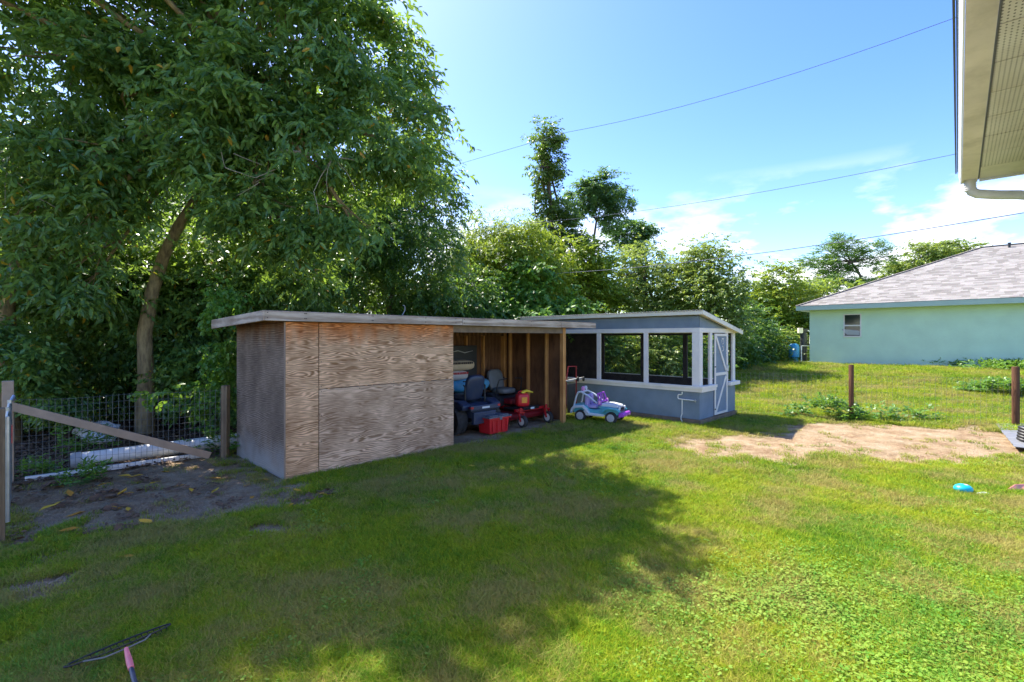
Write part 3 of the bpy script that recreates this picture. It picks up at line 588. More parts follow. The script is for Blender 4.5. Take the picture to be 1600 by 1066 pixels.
# the big glossy-leaved tree over the shed
tr_pts = [T(226, 690, 9.9), T(228, 590, 9.9), T(226, 520, 9.9), T(238, 455, 9.85), T(256, 400, 9.8), T(278, 355, 9.75), T(302, 318, 9.7), T(345, 250, 9.6), T(380, 150, 9.5)]
tr_pts[0].z = -.05
main_blobs = [B(565, 70, 9.6, 1.0, 1.0), B(585, 215, 9.3, 1.05, .9), B(618, 160, 9.8, .85, .8), B(480, 60, 9.0, 1.4, 1.2), B(400, 150, 9.0, 1.35), B(470, 220, 8.9, 1.1), B(520, 325, 9.4, .85, .7), B(300, 80, 9.4, 1.5), B(330, 255, 9.2, 1.1, .8),
              B(190, 150, 8.9, 1.4), B(70, 90, 8.6, 1.5), B(60, 250, 8.9, 1.3, 1), B(150, 340, 8.6, .8, .55), B(330, 200, 8.7, 1.0, .6), B(400, 300, 8.8, .7, .45), B(170, 290, 8.7, .7, .45), B(110, 250, 8.5, 1.0, .7), B(560, 360, 9.2, .45, .5), B(650, 250, 9.9, .7, .6), B(20, 340, 8.6, .8, .5), B(400, 350, 8.9, .7, .5), B(440, 345, 9.0, .8, .55), B(150, 430, 9.2, .8, .6), B(470, 420, 9.9, .8, .5), B(60, 420, 8.8, .7, .5),
              B(470, -60, 9.4, 1.1), B(380, -90, 9.4, 1.5), B(230, -60, 9.6, 1.7), B(60, -70, 9.0, 1.7),
              (-5.9, 9.4, 9.8, 1.3, .9), (-7.4, 8.6, 9.6, 1.3, .8), (-9.2, 8.2, 9.4, 1.8, 1.2), (-6.4, 7.3, 8.4, .8, .5), (-7.9, 7.0, 8.4, 1.1, .7), (-9.9, 7.0, 8.4, 1.3, .8), (-8.4, 10.4, 11.0, 1.4, .9)]
tree('broadleaf_tree', 'big tree with glossy drooping leaves and olive forked trunk, leaning over the shed', 'tree', tr_pts, .155, main_blobs, 122000, .155, .058, 'leaf_main', 101, 'bark', near=True, droop=.55, clumps=17, sig=.20, up=.6, twigs=5, tvar=.35)
# bare dead twigs hanging in front of the crown
rnd = random.Random(5)
for nm_, tw in (('pale bare dead twigs curling in front of the middle of the crown', ((T(400, 285, 8.4), T(428, 270, 8.0), .008), (T(345, 232, 8.2), T(352, 262, 8.1), .008), (T(352, 262, 8.1), T(400, 278, 8.1), .008), (T(400, 278, 8.1), T(430, 265, 8.1), .008), (T(365, 240, 8.1), T(410, 258, 8.1), .006), (T(405, 285, 8.1), T(370, 306, 8.1), .006))),
               ('dead branch with hanging twigs at the right of the big crown', ((T(440, 236, 8.6), T(520, 246, 8.4), .03), (T(520, 246, 8.4), T(560, 252, 8.6), .012), (T(520, 246, 8.4), T(490, 300, 8.2), .009), (T(490, 300, 8.2), T(498, 335, 8.1), .007), (T(520, 246, 8.4), T(512, 300, 8.2), .007), (T(520, 246, 8.4), T(556, 300, 8.3), .007))),
               ('dead twig hanging in the leaves at the left edge', ((T(10, 270, 8.2), T(60, 310, 8.1), .01), (T(60, 310, 8.1), T(95, 330, 8.1), .007), (T(10, 270, 8.2), T(8, 320, 8.1), .007)))):
    dt = MB()
    for (a, b, r) in tw: dt.tube(bend(a, b, 5, .08, rnd), [r * (1 - .5 * j / 5) for j in range(6)], 5)
    tag(dt.build('dead_branch', 'dead', fix=False), nm_, 'branch')
# further trunks and trees of the wood on the left
tree('woodland_tree', 'tree with a stout brown trunk at the left edge behind the fence', 'tree', [G(12, 690) + Vector((0, 0, -.05)), T(14, 560, 9.3), T(10, 480, 9.3), T(30, 400, 9.4), T(50, 300, 9.6)], .17,
     [B(20, 330, 10.2, 1.3), B(-40, 200, 10, 1.8), B(90, 430, 10.6, 1.0), B(-20, 480, 10.2, .9)], 16000, .13, .055, 'leaf_dark', 102, 'bark', group='trees of the wood on the left', near=False)
tree('woodland_tree', 'slender trunked dark tree rising behind the shed roof', 'tree', [W(2.0, 4.4, -.05), T(468, 470, 12.6), T(476, 380, 12.6), T(500, 300, 12.8)], .10,
     [B(470, 300, 13, 1.5), B(560, 360, 13, 1.4), B(430, 400, 13.2, 1.3), B(640, 380, 13.2, 1.2, 1.0), B(520, 430, 12.6, 1.2, .8)], 26000, .13, .055, 'leaf_dark', 103, group='trees of the wood on the left', droop=.5)
tree('woodland_tree', 'tall green tree whose crown ends the wood beside the open sky', 'tree', [T(600, 600, 14.5), T(610, 480, 14.5), T(620, 380, 14.5)], .12,
     [B(682, 330, 14.5, .85, 1.1), B(668, 250, 14.8, .85, .9), B(690, 290, 14.6, .55, .8), B(620, 340, 14.2, 1.2, 1.0), B(600, 300, 14.5, 1.4), B(640, 430, 14.5, 1.4, 1.1), B(690, 390, 14.2, .65, .8), B(560, 180, 15, 1.8)], 30000, .13, .055, 'leaf_main', 104, group='trees of the wood on the left', droop=.45, tvar=.4)
for i, (px, Y, hgt, lm) in enumerate(((60, 17, 7.5, 'leaf_back'), (200, 20, 9, 'leaf_back'), (330, 17, 7.5, 'leaf_dark'), (440, 21, 9.5, 'leaf_back'), (560, 19, 8, 'leaf_back'), (-60, 15, 8, 'leaf_dark'))):
    g = Vector(((px - CX) / F * Y, Y, 0)); rr = random.Random(i + 50); lm = 'leaf_dark' if i in (1, 2) else lm
    bl = [(g.x + rr.uniform(-1.5, 1.5), g.y + rr.uniform(-1, 1), hgt * f, rr.uniform(1.5, 2.3), rr.uniform(1.2, 1.8)) for f in (.35, .5, .65, .8, .95, .55)]
    tree('woodland_tree', ['tree deep in the wood, far left behind the fence', 'sunlit tree deep in the wood behind the olive trunk', 'dark tree deep in the wood behind the fence post', 'tall sunlit tree deep in the wood behind the plywood shed', 'sunlit tree deep in the wood above the shed roof', 'dark tree beyond the left edge of the wood'][i], 'tree',
         [g, g + Vector((.2, 0, hgt * .3)), g + Vector((-.1, .1, hgt * .6))], .15, bl, 15000, .19, .09, lm, 200 + i, group='trees of the wood on the left')
# understory
ub = [(290, 400, 11.2, 1.1), (360, 440, 11.4, 1.0), (190, 520, 11.2, 1.0), (300, 480, 11.6, 1.0), (150, 430, 10.4, 1.1), (250, 470, 10.9, 1.0), (350, 400, 10.6, 1.1), (440, 440, 11.2, 1.1), (40, 420, 9.6, .8), (110, 330, 10.6, 1.2), (300, 590, 10.4, .7), (25, 560, 8.7, .5), (40, 590, 10.2, .9), (110, 540, 11, 1.2), (170, 600, 11.6, 1.0), (60, 470, 11.4, 1.2), (200, 450, 12, 1.3), (270, 560, 12, 1.1), (330, 500, 11.4, 1.2), (400, 430, 12.4, 1.3), (130, 640, 12.5, .7), (250, 640, 12.5, .7)]
for i, (px, py, Y, r) in enumerate(ub):
    p = T(px, py, Y)
    bush('woodland_shrub', ['leaf mass filling the gap just right of the olive trunk bend', 'leaf mass above the left corner of the shed roof', 'shrub left of the lower olive trunk at mid height', 'shrub between the olive trunk and the climbing vine', 'leafy undergrowth hanging left of the olive trunk', 'leafy undergrowth just behind the middle of the olive trunk', 'leafy mass right of the fork of the olive trunk', 'leafy mass over the left part of the shed roof', 'leaves hiding the brown trunk at the left edge', 'leaves high between the two big trunks', 'low bush between olive trunk and wooden fence post', 'leafy shrub before the foot of the brown trunk', 'dark broad leafed shrub by the left end of the fence', 'dark shrub behind the brace board', 'shrub with light gaps left of the olive trunk', 'dark shrub under the big crown at far left', 'shrub beside the upper part of the olive trunk', 'low shrub just right of the olive trunk', 'tall shrub against the back of the plywood shed', 'high shrub above the left end of the shed roof', 'low dark plant behind the wire fence', 'low green plant right of the trunk foot'][i], 'shrub',
         [(p.x, p.y, p.z, r, r * .8), (p.x + .5, p.y + .3, max(.4, p.z - .7), r * .8, r * .6), (p.x - .5, p.y + .2, p.z + .4, r * .7, r * .6)], 6500, .12, .06, 'leaf_main', 300 + i, group='shrubs under the wood', droop=.5, clumps=20)
bush('climbing_vine', 'light green heart leafed vine climbing beside the shed left corner', 'vine', [B(340, 470, 8.6, .30, .45), B(345, 555, 8.5, .28, .5), B(325, 620, 8.6, .3, .3), B(350, 610, 8.5, .2, .4)], 2600, .075, .065, 'leaf_vine', 331, clumps=12, near=True, droop=.8)
bush('climbing_vine', 'small vine with round leaves hanging on the wire fence', 'vine', [B(262, 620, 7.9, .10, .16), B(250, 612, 7.9, .12, .06), B(232, 613, 7.9, .10, .05)], 130, .085, .08, 'leaf_vine', 332, clumps=6, near=True, droop=.8)
for i, (px, py) in enumerate(((66, 690), (100, 700), (340, 690), (290, 690), (60, 735), (130, 745))):
    g = G(px, py + 8) if py > 700 else G(px, 722)
    g.y += .6 if py < 720 else 0
    bush('weed_plant', ['tall light green weed behind the left of the fence', 'small weed beside the tall weed behind the fence', 'weed by the wooden fence post', 'leafy weed where the brace board meets the ground', 'low green weeds by the gate end of the white rail', 'weeds in front of the white rail'][i], 'weed', [(g.x, g.y, .2 if py < 720 else .07, .2, .25 if py < 720 else .08)], 420, .07, .03, 'leaf_vine', 340 + i, kind='stuff', group='weeds along the fence', clumps=9, droop=-.2, near=True, sig=.35)

# sunny growth between the wood and the sky
bush('bamboo_shrub', 'yellow green bamboo-like thicket beside the wood, with thin whips above', 'shrub', [B(750, 440, 19.5, 1.5, 1.6), B(790, 400, 19.8, 1.4, 1.2), B(825, 375, 20, 1.0, .9), B(770, 380, 20, 1.2, .8), B(720, 400, 19, 1.0, 1.0), B(840, 420, 20, 1.2, 1.3), B(745, 350, 20, .35, .8), B(800, 345, 20, .3, .6)], 26000, .24, .05, 'leaf_lime', 401, droop=.5, clumps=30)
bush('vine_mound', 'bright green vine covered mound sloping down behind the grey shed roof', 'vines', [B(830, 425, 18.6, 1.0, .6), B(790, 470, 18.4, 1.3, 1.0), B(850, 465, 18.3, 1.2, .9), B(890, 490, 18.2, .8, .7), B(750, 490, 18, 1.0, .8), B(700, 480, 17, 1.2, 1.0), B(830, 520, 18, 2.0, 1.0)], 24000, .17, .13, 'leaf_vine', 402, droop=.6, clumps=30, up=.85)
bush('dark_shrub', 'shaded dark shrub between the wood and the vine mound', 'shrub', [B(735, 465, 16.5, .9, .9), B(690, 460, 15.5, 1.0, .9), B(650, 480, 15, 1.1, .8)], 9000, .15, .07, 'leaf_dark', 403, droop=.6)
tree('slender_tree', 'tall narrow vine-clad tree standing above the others against the sky', 'tree', [T(872, 560, 23.5), T(872, 450, 23.5), T(862, 340, 23.5), T(853, 240, 23.5)], .16,
     [B(850, 215, 23.5, .72, .8), B(862, 250, 23.5, .6, .8), B(846, 265, 23.5, .6, .6), B(858, 310, 23.5, .65, .9), B(868, 355, 23.5, 1.15, 1.1), B(850, 390, 23.5, .9, .8), B(888, 385, 23.5, .95, 1.0), B(872, 430, 23.5, 1.3, 1.2), B(890, 470, 23.5, 1.4, 1.2)], 34000, .17, .09, 'leaf_olive', 404, clumps=20, sig=.22)
tree('airy_tree', 'round airy tree with bare forked limbs showing below its crown', 'tree', [T(926, 560, 29), T(926, 430, 29), T(928, 372, 29), T(932, 345, 29)], .12,
     [B(922, 300, 29, .95, .85), B(950, 290, 29, 1.0, .8), B(968, 318, 29, .85, .7), B(912, 322, 29, .55, .6), B(945, 330, 29, .8, .6), B(960, 345, 29, .9, .6), B(935, 295, 29, 1.1, .9), B(905, 305, 29, .7, .8)], 14000, .17, .09, 'leaf_blue', 405, clumps=18, sig=.2)
tree('small_dark_tree', 'small dark blue-green tree just right of the airy one', 'tree', [T(992, 560, 34), T(992, 450, 34), T(990, 385, 34)], .13, [B(985, 362, 34, 1.1, .6), B(1008, 362, 34, .8, .5), B(968, 372, 34, .6, .5), B(990, 385, 34, 1.0, .6)], 8000, .2, .11, 'leaf_blue', 406, clumps=12)
tree('lime_tree', 'light green leafy tree behind the white roof edge', 'tree', [T(918, 560, 21), T(918, 470, 21), T(920, 420, 21)], .12, [B(920, 405, 21, 1.0, .9), B(905, 450, 21, 1.1, 1.0), B(945, 440, 21.5, 1.0, 1.0)], 12000, .17, .09, 'leaf_lime', 407)
tree('broad_oak', 'broad grey-green oak left of centre behind the blue gazebo', 'tree', [T(1010, 560, 23), T(1010, 480, 23), T(1005, 430, 23)], .2,
     [B(975, 430, 23, 1.2, 1.3), B(1010, 405, 23.5, 1.1, .9), B(1000, 460, 22.5, 1.5, 1.3), B(1050, 440, 23, 1.3, 1.2), B(960, 490, 22, 1.3, 1.0), B(1030, 500, 22, 1.5, 1.0)], 22000, .15, .08, 'leaf_grey', 408, clumps=30, group='broad oaks behind the gazebo')
tree('broad_oak', 'broad grey-green oak right behind the gazebo corner', 'tree', [T(1110, 560, 22), T(1110, 490, 22), T(1105, 440, 22)], .2,
     [B(1080, 405, 22.5, 1.1, .9), B(1110, 410, 22, 1.1, 1.0), B(1135, 435, 22, .9, .9), B(1145, 465, 22, .8, .9), B(1100, 460, 21.5, 1.5, 1.2), B(1060, 470, 22, 1.2, 1.2), B(1120, 510, 21.5, 1.4, 1.2), B(1080, 540, 21, 1.4, .8)], 26000, .15, .08, 'leaf_grey', 409, clumps=30, group='broad oaks behind the gazebo')
tree('bright_tree', 'bright green round-topped tree left of the mint house', 'tree', [T(1215, 556, 30), T(1215, 500, 30), T(1213, 460, 30)], .15,
     [B(1215, 440, 30, 1.3, 1.1), B(1195, 475, 30, 1.4, 1.2), B(1235, 475, 30, 1.3, 1.2), B(1180, 450, 31, 1.0, .9), B(1250, 460, 31, 1.0, .9), B(1220, 510, 29.5, 1.7, 1.1)], 16000, .21, .11, 'leaf_lime', 410)
tree('bright_tree', 'darker green tree partly behind the mint house corner', 'tree', [T(1262, 556, 33), T(1262, 500, 33), T(1262, 470, 33)], .15,
     [B(1262, 470, 33, 1.5, 1.3), B(1290, 455, 34, 1.5, 1.1), B(1245, 510, 32, 1.5, 1.3), B(1275, 530, 32, 1.5, 1.2)], 12000, .21, .11, 'leaf_grey', 411)
for i, (px, py, Y, r, lm) in enumerate(((945, 560, 17.5, 1.1, 'leaf_back'), (985, 550, 18, 1.2, 'leaf_lime'), (1020, 565, 18, 1.1, 'leaf_grey'), (1050, 545, 18.5, 1.2, 'leaf_lime'), (1085, 560, 19, 1.2, 'leaf_vine'), (900, 550, 17.5, 1.2, 'leaf_dark'))):
    p = T(px, py, Y)
    bush('garden_shrub', ['mid green shrub seen through the left part of the middle gazebo window', 'bright shrub seen through the middle gazebo window', 'grey-green shrub seen through the right gazebo window', 'bright shrub in the right gazebo window', 'shrub at the right part of the right gazebo window', 'dark shrub hidden behind the gazebo left bay'][i], 'shrub', [(p.x, p.y, p.z, r, r * .9), (p.x + .2, p.y, .5, r, .6), (p.x - .4, p.y + .2, 2.0, r * .9, .8)], 7000, .12, .075, lm, 460 + i, group='shrubs behind the gazebo', clumps=18)
for i, (px, py, Y, r) in enumerate(((1165, 520, 25, 1.5), (1195, 535, 26, 1.2), (1160, 550, 24.5, 1.0), (1230, 540, 27, 1.1), (1130, 540, 23, 1.2))):
    p = T(px, py, Y)
    bush('hedge_shrub', ['tall dark shrub right behind the gazebo', 'dark shrub halfway between gazebo and mint house', 'low shrub by the gazebo back corner', 'shrub beside the blue well tank', 'shrub seen over the gazebo door side'][i], 'shrub', [(p.x, p.y, p.z, r, r * .9), (p.x + .3, p.y, max(.7, p.z - .8), r, r * .7)], 6000, .17, .09, 'leaf_dark' if i != 3 else 'leaf_grey', 420 + i, group='dark shrubs at the lawn edge')
tree('old_pine', 'old spreading pine with tufted flat pads and bare crooked limbs behind the house', 'tree', [T(1345, 560, 42), T(1346, 470, 42), T(1345, 432, 42), T(1330, 410, 42)], .17,
     [B(1310, 378, 42, 0.77, 0.33), B(1326, 383, 42, 0.70, 0.30), B(1292, 392, 42, 0.70, 0.30), B(1338, 396, 42, 0.84, 0.30), B(1266, 408, 42, 0.70, 0.30), B(1306, 404, 42, 0.91, 0.38), B(1350, 404, 42, 0.70, 0.30), B(1374, 388, 42, 0.70, 0.27), B(1388, 402, 42, 0.56, 0.30), B(1366, 414, 42, 0.56, 0.30), B(1290, 420, 42, 0.84, 0.45), B(1318, 420, 42, 0.77, 0.38), B(1300, 440, 42, 1.40, 0.75), B(1345, 440, 42, 0.84, 0.45)], 17000, .26, .06, 'needle', 430, 'bark2', droop=-.1, clumps=10, sig=.25, up=.4)
tree('far_oak', 'dark green oak showing over the grey roof near its ridge', 'tree', [T(1450, 560, 46), T(1450, 450, 46), T(1450, 420, 46)], .3,
     [B(1415, 412, 46, 1.3, .8), B(1450, 396, 46, 1.6, 1.0), B(1485, 390, 46, 1.4, .8), B(1515, 388, 46, 1.1, .6), B(1395, 420, 46, 1.0, .7), B(1390, 440, 46, 1.2, 1), B(1470, 420, 46, 2.2, 1.4)], 20000, .26, .14, 'leaf_grey', 431, clumps=20)
# what closes the view low down behind everything
wb = []
for px in range(-500, 1400, 45):
    Y = 34 + random.uniform(-3, 5) if px > 600 else 25 + random.uniform(-2, 3); top = 470 if px > 600 else 300
    for py in range(top, 560, 50): p = T(px + random.uniform(-15, 15), py + random.uniform(-12, 12), Y); wb.append((p.x, p.y, p.z, 2.0, 1.6))
bush('distant_woods', 'dense green woods closing the view low behind the nearer trees', 'woods', wb, 90000, .30, .18, 'leaf_back', 440, kind='stuff', clumps=14, sig=.33, spray=6)
# creepers along the right fence line and near post
for i, (px, py, r, n_) in enumerate(((1290, 652, .45, 900), (1320, 655, .3, 600), (1370, 655, .35, 600), (1575, 630, .9, 4500), (1550, 602, 1.3, 5500), (1620, 606, 1.8, 7000), (1240, 650, .2, 250), (1440, 657, .25, 350))):
    g = G(px, py)
    bush('creeper_weeds', ['tall leafy weeds left of the red-brown post', 'weeds wrapped round the foot of the red-brown post', 'weeds just right of the red-brown post', 'dark creeper around the right hand post', 'dark creeper patch behind the grey sheet', 'thick creeper at the right edge', 'small weed at the dirt edge near the gazebo shadow', 'small weed midway between the two posts'][i], 'weeds', [(g.x, g.y, hz(g) + .16, r, .17 + .1 * (i == 0))], n_, .085, .06, 'leaf_vine', 450 + i, group='weeds along the right fence', clumps=14, droop=-.1, near=False)

# ------------------------------------------------------------------ plywood shed (local x along the front, y into it)
shed = empty('lean_to_shed', A0, GRID, 'long weathered plywood lean-to shed, closed at left and open on the right', 'shed')
def bx(name, mat, parent, x0, x1, y0, y1, z0, z1, **k): return MB().box(x0, x1, y0, y1, z0, z1).build(name, mat, parent, **k)
def roofz(y): return 2.175 - .028 * (y + .1)
bx('plywood_sheet', 'ply', shed, 0.0, .465, -.012, 0, .0, 2.17, bevel=.002)
bx('plywood_sheet', 'ply', shed, .475, 2.93, -.014, 0, 1.215, 2.17, bevel=.002)
bx('plywood_sheet', 'ply_low', shed, .475, 2.94, -.012, 0, .0, 1.205, bevel=.002)
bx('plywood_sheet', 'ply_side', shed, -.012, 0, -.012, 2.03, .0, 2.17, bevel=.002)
MB().box(-.016, .004, -.020, -.0125, .0, 2.17).build('corner_strip', 'strip', shed)
for k in range(5): bx('stud', 'stud', shed, .0 + .6 * k + .01, .05 + .6 * k, .002, .09, .0, 2.15)
bx('plywood_sheet', 'ply_in', shed, 2.90, 2.94, .002, .05, 0, 2.15)
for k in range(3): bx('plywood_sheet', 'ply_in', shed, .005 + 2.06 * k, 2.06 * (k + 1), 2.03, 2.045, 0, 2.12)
for k in range(2): bx('plywood_sheet', 'ply_in', shed, 6.20, 6.214, .04 + 1.0 * k, 1.037 + 1.0 * k, 0, 2.15)
for xx in (.6, 1.2, 1.8, 2.4, 3.0, 3.6, 4.3, 4.89, 5.44): bx('stud', 'stud', shed, xx, xx + .045, 1.94, 2.028, .06, 2.10, bevel=.003)
for yy in (.50, 1.09, 1.70): bx('stud', 'stud', shed, 6.108, 6.197, yy, yy + .045, .06, 2.12, bevel=.003)
bx('stud', 'stud', shed, 6.108, 6.197, 1.90, 2.028, .06, 2.12, bevel=.003)
bx('bottom_plate', 'stud', shed, 3.0, 6.1, 1.94, 2.028, 0, .058); bx('bottom_plate', 'skid', shed, 6.108, 6.197, .1, 1.94, 0, .058)
bx('corner_post', 'stud', shed, 6.10, 6.20, -.01, .085, 0, 2.17, bevel=.004)
bx('header_beam', 'skid', shed, 2.94, 6.2, 0, .04, 2.05, 2.17); bx('header_beam', 'ply_in', shed, .05, 6.1, 1.90, 1.938, 2.0, 2.10)
for k in range(12): MB().beam((.05 + .6 * k, -.06, 2.225), (.05 + .6 * k, 2.2, 2.165), .04, .085).build('rafter', 'stud', shed)
rf = MB().add([(-.28, -.08, 2.318), (7.22, -.08, 2.318), (7.22, 2.28, 2.252), (-.28, 2.28, 2.252), (-.28, -.08, 2.272), (7.22, -.08, 2.272), (7.22, 2.28, 2.206), (-.28, 2.28, 2.206)], [(0, 1, 2, 3), (7, 6, 5, 4), (0, 4, 5, 1), (1, 5, 6, 2), (2, 6, 7, 3), (3, 7, 4, 0)])
rf.build('roof', 'felt', shed)
f1 = bx('fascia_board', 'fascia', shed, -.30, 3.06, -.118, -.082, 2.178, 2.312, bevel=.004); bx('fascia_board', 'fascia', shed, 3.066, 5.9, -.118, -.082, 2.176, 2.310, bevel=.004); bx('fascia_board', 'fascia', shed, 5.906, 7.23, -.120, -.082, 2.180, 2.308, bevel=.004)
MB().add([(-.32, -.118, 2.178), (-.285, -.118, 2.178), (-.285, 2.28, 2.10), (-.32, 2.28, 2.10), (-.32, -.118, 2.312), (-.285, -.118, 2.312), (-.285, 2.28, 2.245), (-.32, 2.28, 2.245)], [(3, 2, 1, 0), (4, 5, 6, 7), (0, 1, 5, 4), (1, 2, 6, 5), (2, 3, 7, 6), (3, 0, 4, 7)]).build('fascia_board', 'fascia', shed, bevel=.004)
nl = MB()
for x in (-.27, .22, .24, 1.25, 1.27, 2.25, 2.9, 3.1, 4.1, 4.9, 5.85, 6.5):
    for z in (2.21, 2.28): nl.box(x, x + .012, -.124, -.117, z, z + .012)
for x in (.03, .44, .50, 1.1, 1.7, 2.3, 2.9):
    for z in (.08, .45, .82, 1.17, 1.24, 1.6, 1.95, 2.12): nl.box(x, x + .010, -.0165, -.011, z, z + .010)
nlo = nl.build('nail_heads', 'black', shed); nlo['kind'] = 'stuff'
tag(MB().tube([W(1.9, .3, 2.31), W(1.95, .3, 2.33), W(2.06, .3, 2.33), W(2.12, .3, 2.42), W(2.12, .3, 2.50), W(2.08, .3, 2.51)], .006, 6).build('loose_wire', 'lgrey'), 'thin pale wire curling up from the shed roof edge', 'wire')

# ------------------------------------------------------------------ blue screened gazebo
gz = empty('screened_gazebo', A0 + U * 8.16 + V * -2.26, GRID, 'blue screened wooden gazebo with white trim and sloping corrugated roof', 'gazebo')
XB, YL = 2.13, 5.4      # depth, length in the gazebo's own frame (x into it, y to the left)
def rz(x): return 2.50 - .178 * (x + .14)
bx('skid', 'skid', gz, -.04, XB + .03, -.04, YL, 0.0, .10, bevel=.006)
bx('floor_board', 'skid', gz, 0.03, XB - .02, .03, YL - .02, .10, .125)
bx('siding_panel', 'blue', gz, 0, .015, .0, 1.22, .106, .728, bevel=.002); bx('siding_panel', 'blue', gz, .001, .015, 1.224, 3.66, .106, .728, bevel=.002); bx('siding_panel', 'blue', gz, 0, .015, 3.664, YL, .106, .728)
# shallow grooves of the siding: lapped courses proud of the sheet
sd = MB()
for k in range(12): sd.box(-.004, 0.0005, .004, YL, .125 + k * .05, .125 + k * .05 + .040)
for k in range(5): sd.box(-.004, 0.0005, .004, YL, 2.18 + k * .05, 2.18 + k * .05 + .040)
for k in range(12):
    z = .125 + k * .05; sd.box(.004, .77, -.004, .0005, z, z + .04); sd.box(1.58, XB, -.004, .0005, z, z + .04)
for k in range(6):
    z = 2.18 + k * .05; xe = min(XB, (2.50 - z - .08) / .178 - .14)
    if xe > .1: sd.box(.004, xe, -.004, .0005, z, z + .04)
so = sd.build('siding_courses', 'blue', gz); so['kind'] = 'stuff'
bx('siding_panel', 'blue', gz, 0, .015, 0, YL, 2.177, 2.44)
MB().prism([(0, 2.177), (XB, 2.177), (XB, rz(XB) - .02), (0, rz(0) - .04)], .0, .015).build('gable_panel', 'blue', gz)
bx('window_sill', 'white', gz, -.07, .05, -.10, YL, .80, .861, bevel=.004); bx('window_sill', 'white', gz, -.045, .05, -.08, YL, .728, .80, bevel=.003)
bx('window_sill', 'white', gz, .05, .77, -.10, .05, .80, .861, bevel=.004); bx('window_sill', 'white', gz, .05, .76, -.08, .05, .728, .80, bevel=.003)
bx('window_sill', 'white', gz, 1.58, 2.22, -.10, .05, .77, .861, bevel=.004)
bx('top_plate', 'white', gz, -.012, .05, -.012, YL, 2.07, 2.175, bevel=.003); bx('top_plate', 'white', gz, .051, XB + .01, -.012, .05, 2.07, 2.175, bevel=.003)
for y0, y1 in ((.0, .17), (1.27, 1.385), (2.64, 2.755), (4.0, 4.115)): bx('upright', 'white', gz, -.008, .04, y0 - (.008 if y0 == 0 else 0), y1, .862, 2.069, bevel=.004)
for x0, x1 in ((.041, .16), (.55, .70), (1.56, 1.66), (1.96, XB)): bx('upright', 'white', gz, x0, x1, -.008, .04, .862, 2.069, bevel=.004)
bx('siding_panel', 'blue', gz, .016, .77, 0, .015, .106, .728); bx('siding_panel', 'blue', gz, 1.58, XB, 0, .015, .106, .77)
bx('corner_post', 'skid', gz, XB - .03, XB + .02, 0.02, .07, .1, 2.1)
# door with K bracing
door = bx('door', 'blue', gz, .78, 1.56, -.018, .0, .13, 2.05)
ds = MB(); 
ds.box(.78, .845, -.034, -.019, .13, 2.05); ds.box(1.495, 1.56, -.034, -.019, .13, 2.05); ds.box(.846, 1.494, -.034, -.019, 1.05, 1.12); ds.box(.846, 1.494, -.034, -.019, .13, .18); ds.box(.846, 1.494, -.034, -.019, 1.99, 2.05)
ds.build('door_frame', 'white', door)
MB().beam((.87, -.027, 1.98), (1.47, -.027, 1.16), .07, .012, up=(0, 1, 0)).build('brace', 'white', door)
MB().beam((1.47, -.027, 1.01), (.87, -.027, .20), .07, .012, up=(0, 1, 0)).build('brace', 'white', door)
dc = MB()
for k in range(2):
    c = (1.28, 1.86 - .17 * k); pts = [(c[0] + .06 * math.cos(t) * (1 - .3 * k), -.0215, c[1] + .065 * math.sin(t)) for t in np.linspace(2.6 if k else 3.6, -2.2, 14)]
    dc.tube(pts, .007, 5)
dc.tube([(1.22, -.0215, 1.93), (1.36, -.0215, 1.94)], .007, 5)
dc.build('door_ornament', 'white', door)
MB().tube([(1.52, -.035, 1.12), (1.52, -.07, 1.14), (1.52, -.07, 1.26), (1.52, -.035, 1.28)], .008, 6).build('handle', 'galv', door)
bx('hinge', 'black', door, .765, .83, -.04, -.034, 1.25, 1.28); bx('hinge', 'black', door, .765, .83, -.04, -.034, .25, .28)
# back wall with its three openings, far end wall, inside
S0 = 2.26
def yy(s): return s + S0
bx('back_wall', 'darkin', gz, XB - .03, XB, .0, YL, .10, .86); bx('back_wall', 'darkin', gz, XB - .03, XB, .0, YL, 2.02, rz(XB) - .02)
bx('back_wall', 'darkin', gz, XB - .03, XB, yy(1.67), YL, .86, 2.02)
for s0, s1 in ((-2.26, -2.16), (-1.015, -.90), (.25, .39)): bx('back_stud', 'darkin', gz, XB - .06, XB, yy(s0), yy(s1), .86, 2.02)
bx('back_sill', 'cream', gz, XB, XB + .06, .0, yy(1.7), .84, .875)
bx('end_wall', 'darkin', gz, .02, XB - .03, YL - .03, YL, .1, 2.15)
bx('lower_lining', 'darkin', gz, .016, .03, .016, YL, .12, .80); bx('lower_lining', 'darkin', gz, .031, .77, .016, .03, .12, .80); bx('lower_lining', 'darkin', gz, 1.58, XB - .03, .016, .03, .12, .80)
# insect screen
sm, sn, sl, sb, sO = new_mat('insect_screen'); sb.inputs['Base Color'].default_value = (.03, .03, .03, 1); sb.inputs['Roughness'].default_value = .8
stp = sn.new('ShaderNodeBsdfTransparent'); smx = sn.new('ShaderNodeMixShader'); smx.inputs[0].default_value = .12; sl.new(stp.outputs[0], smx.inputs[1]); sl.new(sb.outputs[0], smx.inputs[2]); sl.new(smx.outputs[0], sO.inputs[0])
M['screen'] = sm
for y0, y1 in ((.17, 1.27), (1.385, 2.64), (2.755, 4.0)): MB().add([(.02, y0, .861), (.02, y1, .861), (.02, y1, 2.07), (.02, y0, 2.07)], [(0, 1, 2, 3)]).build('screen', 'screen', gz, fix=False)
for x0, x1 in ((.16, .55), (1.66, 1.96)): MB().add([(x0, .02, .861), (x1, .02, .861), (x1, .02, 2.07), (x0, .02, 2.07)], [(0, 1, 2, 3)]).build('screen', 'screen', gz, fix=False)
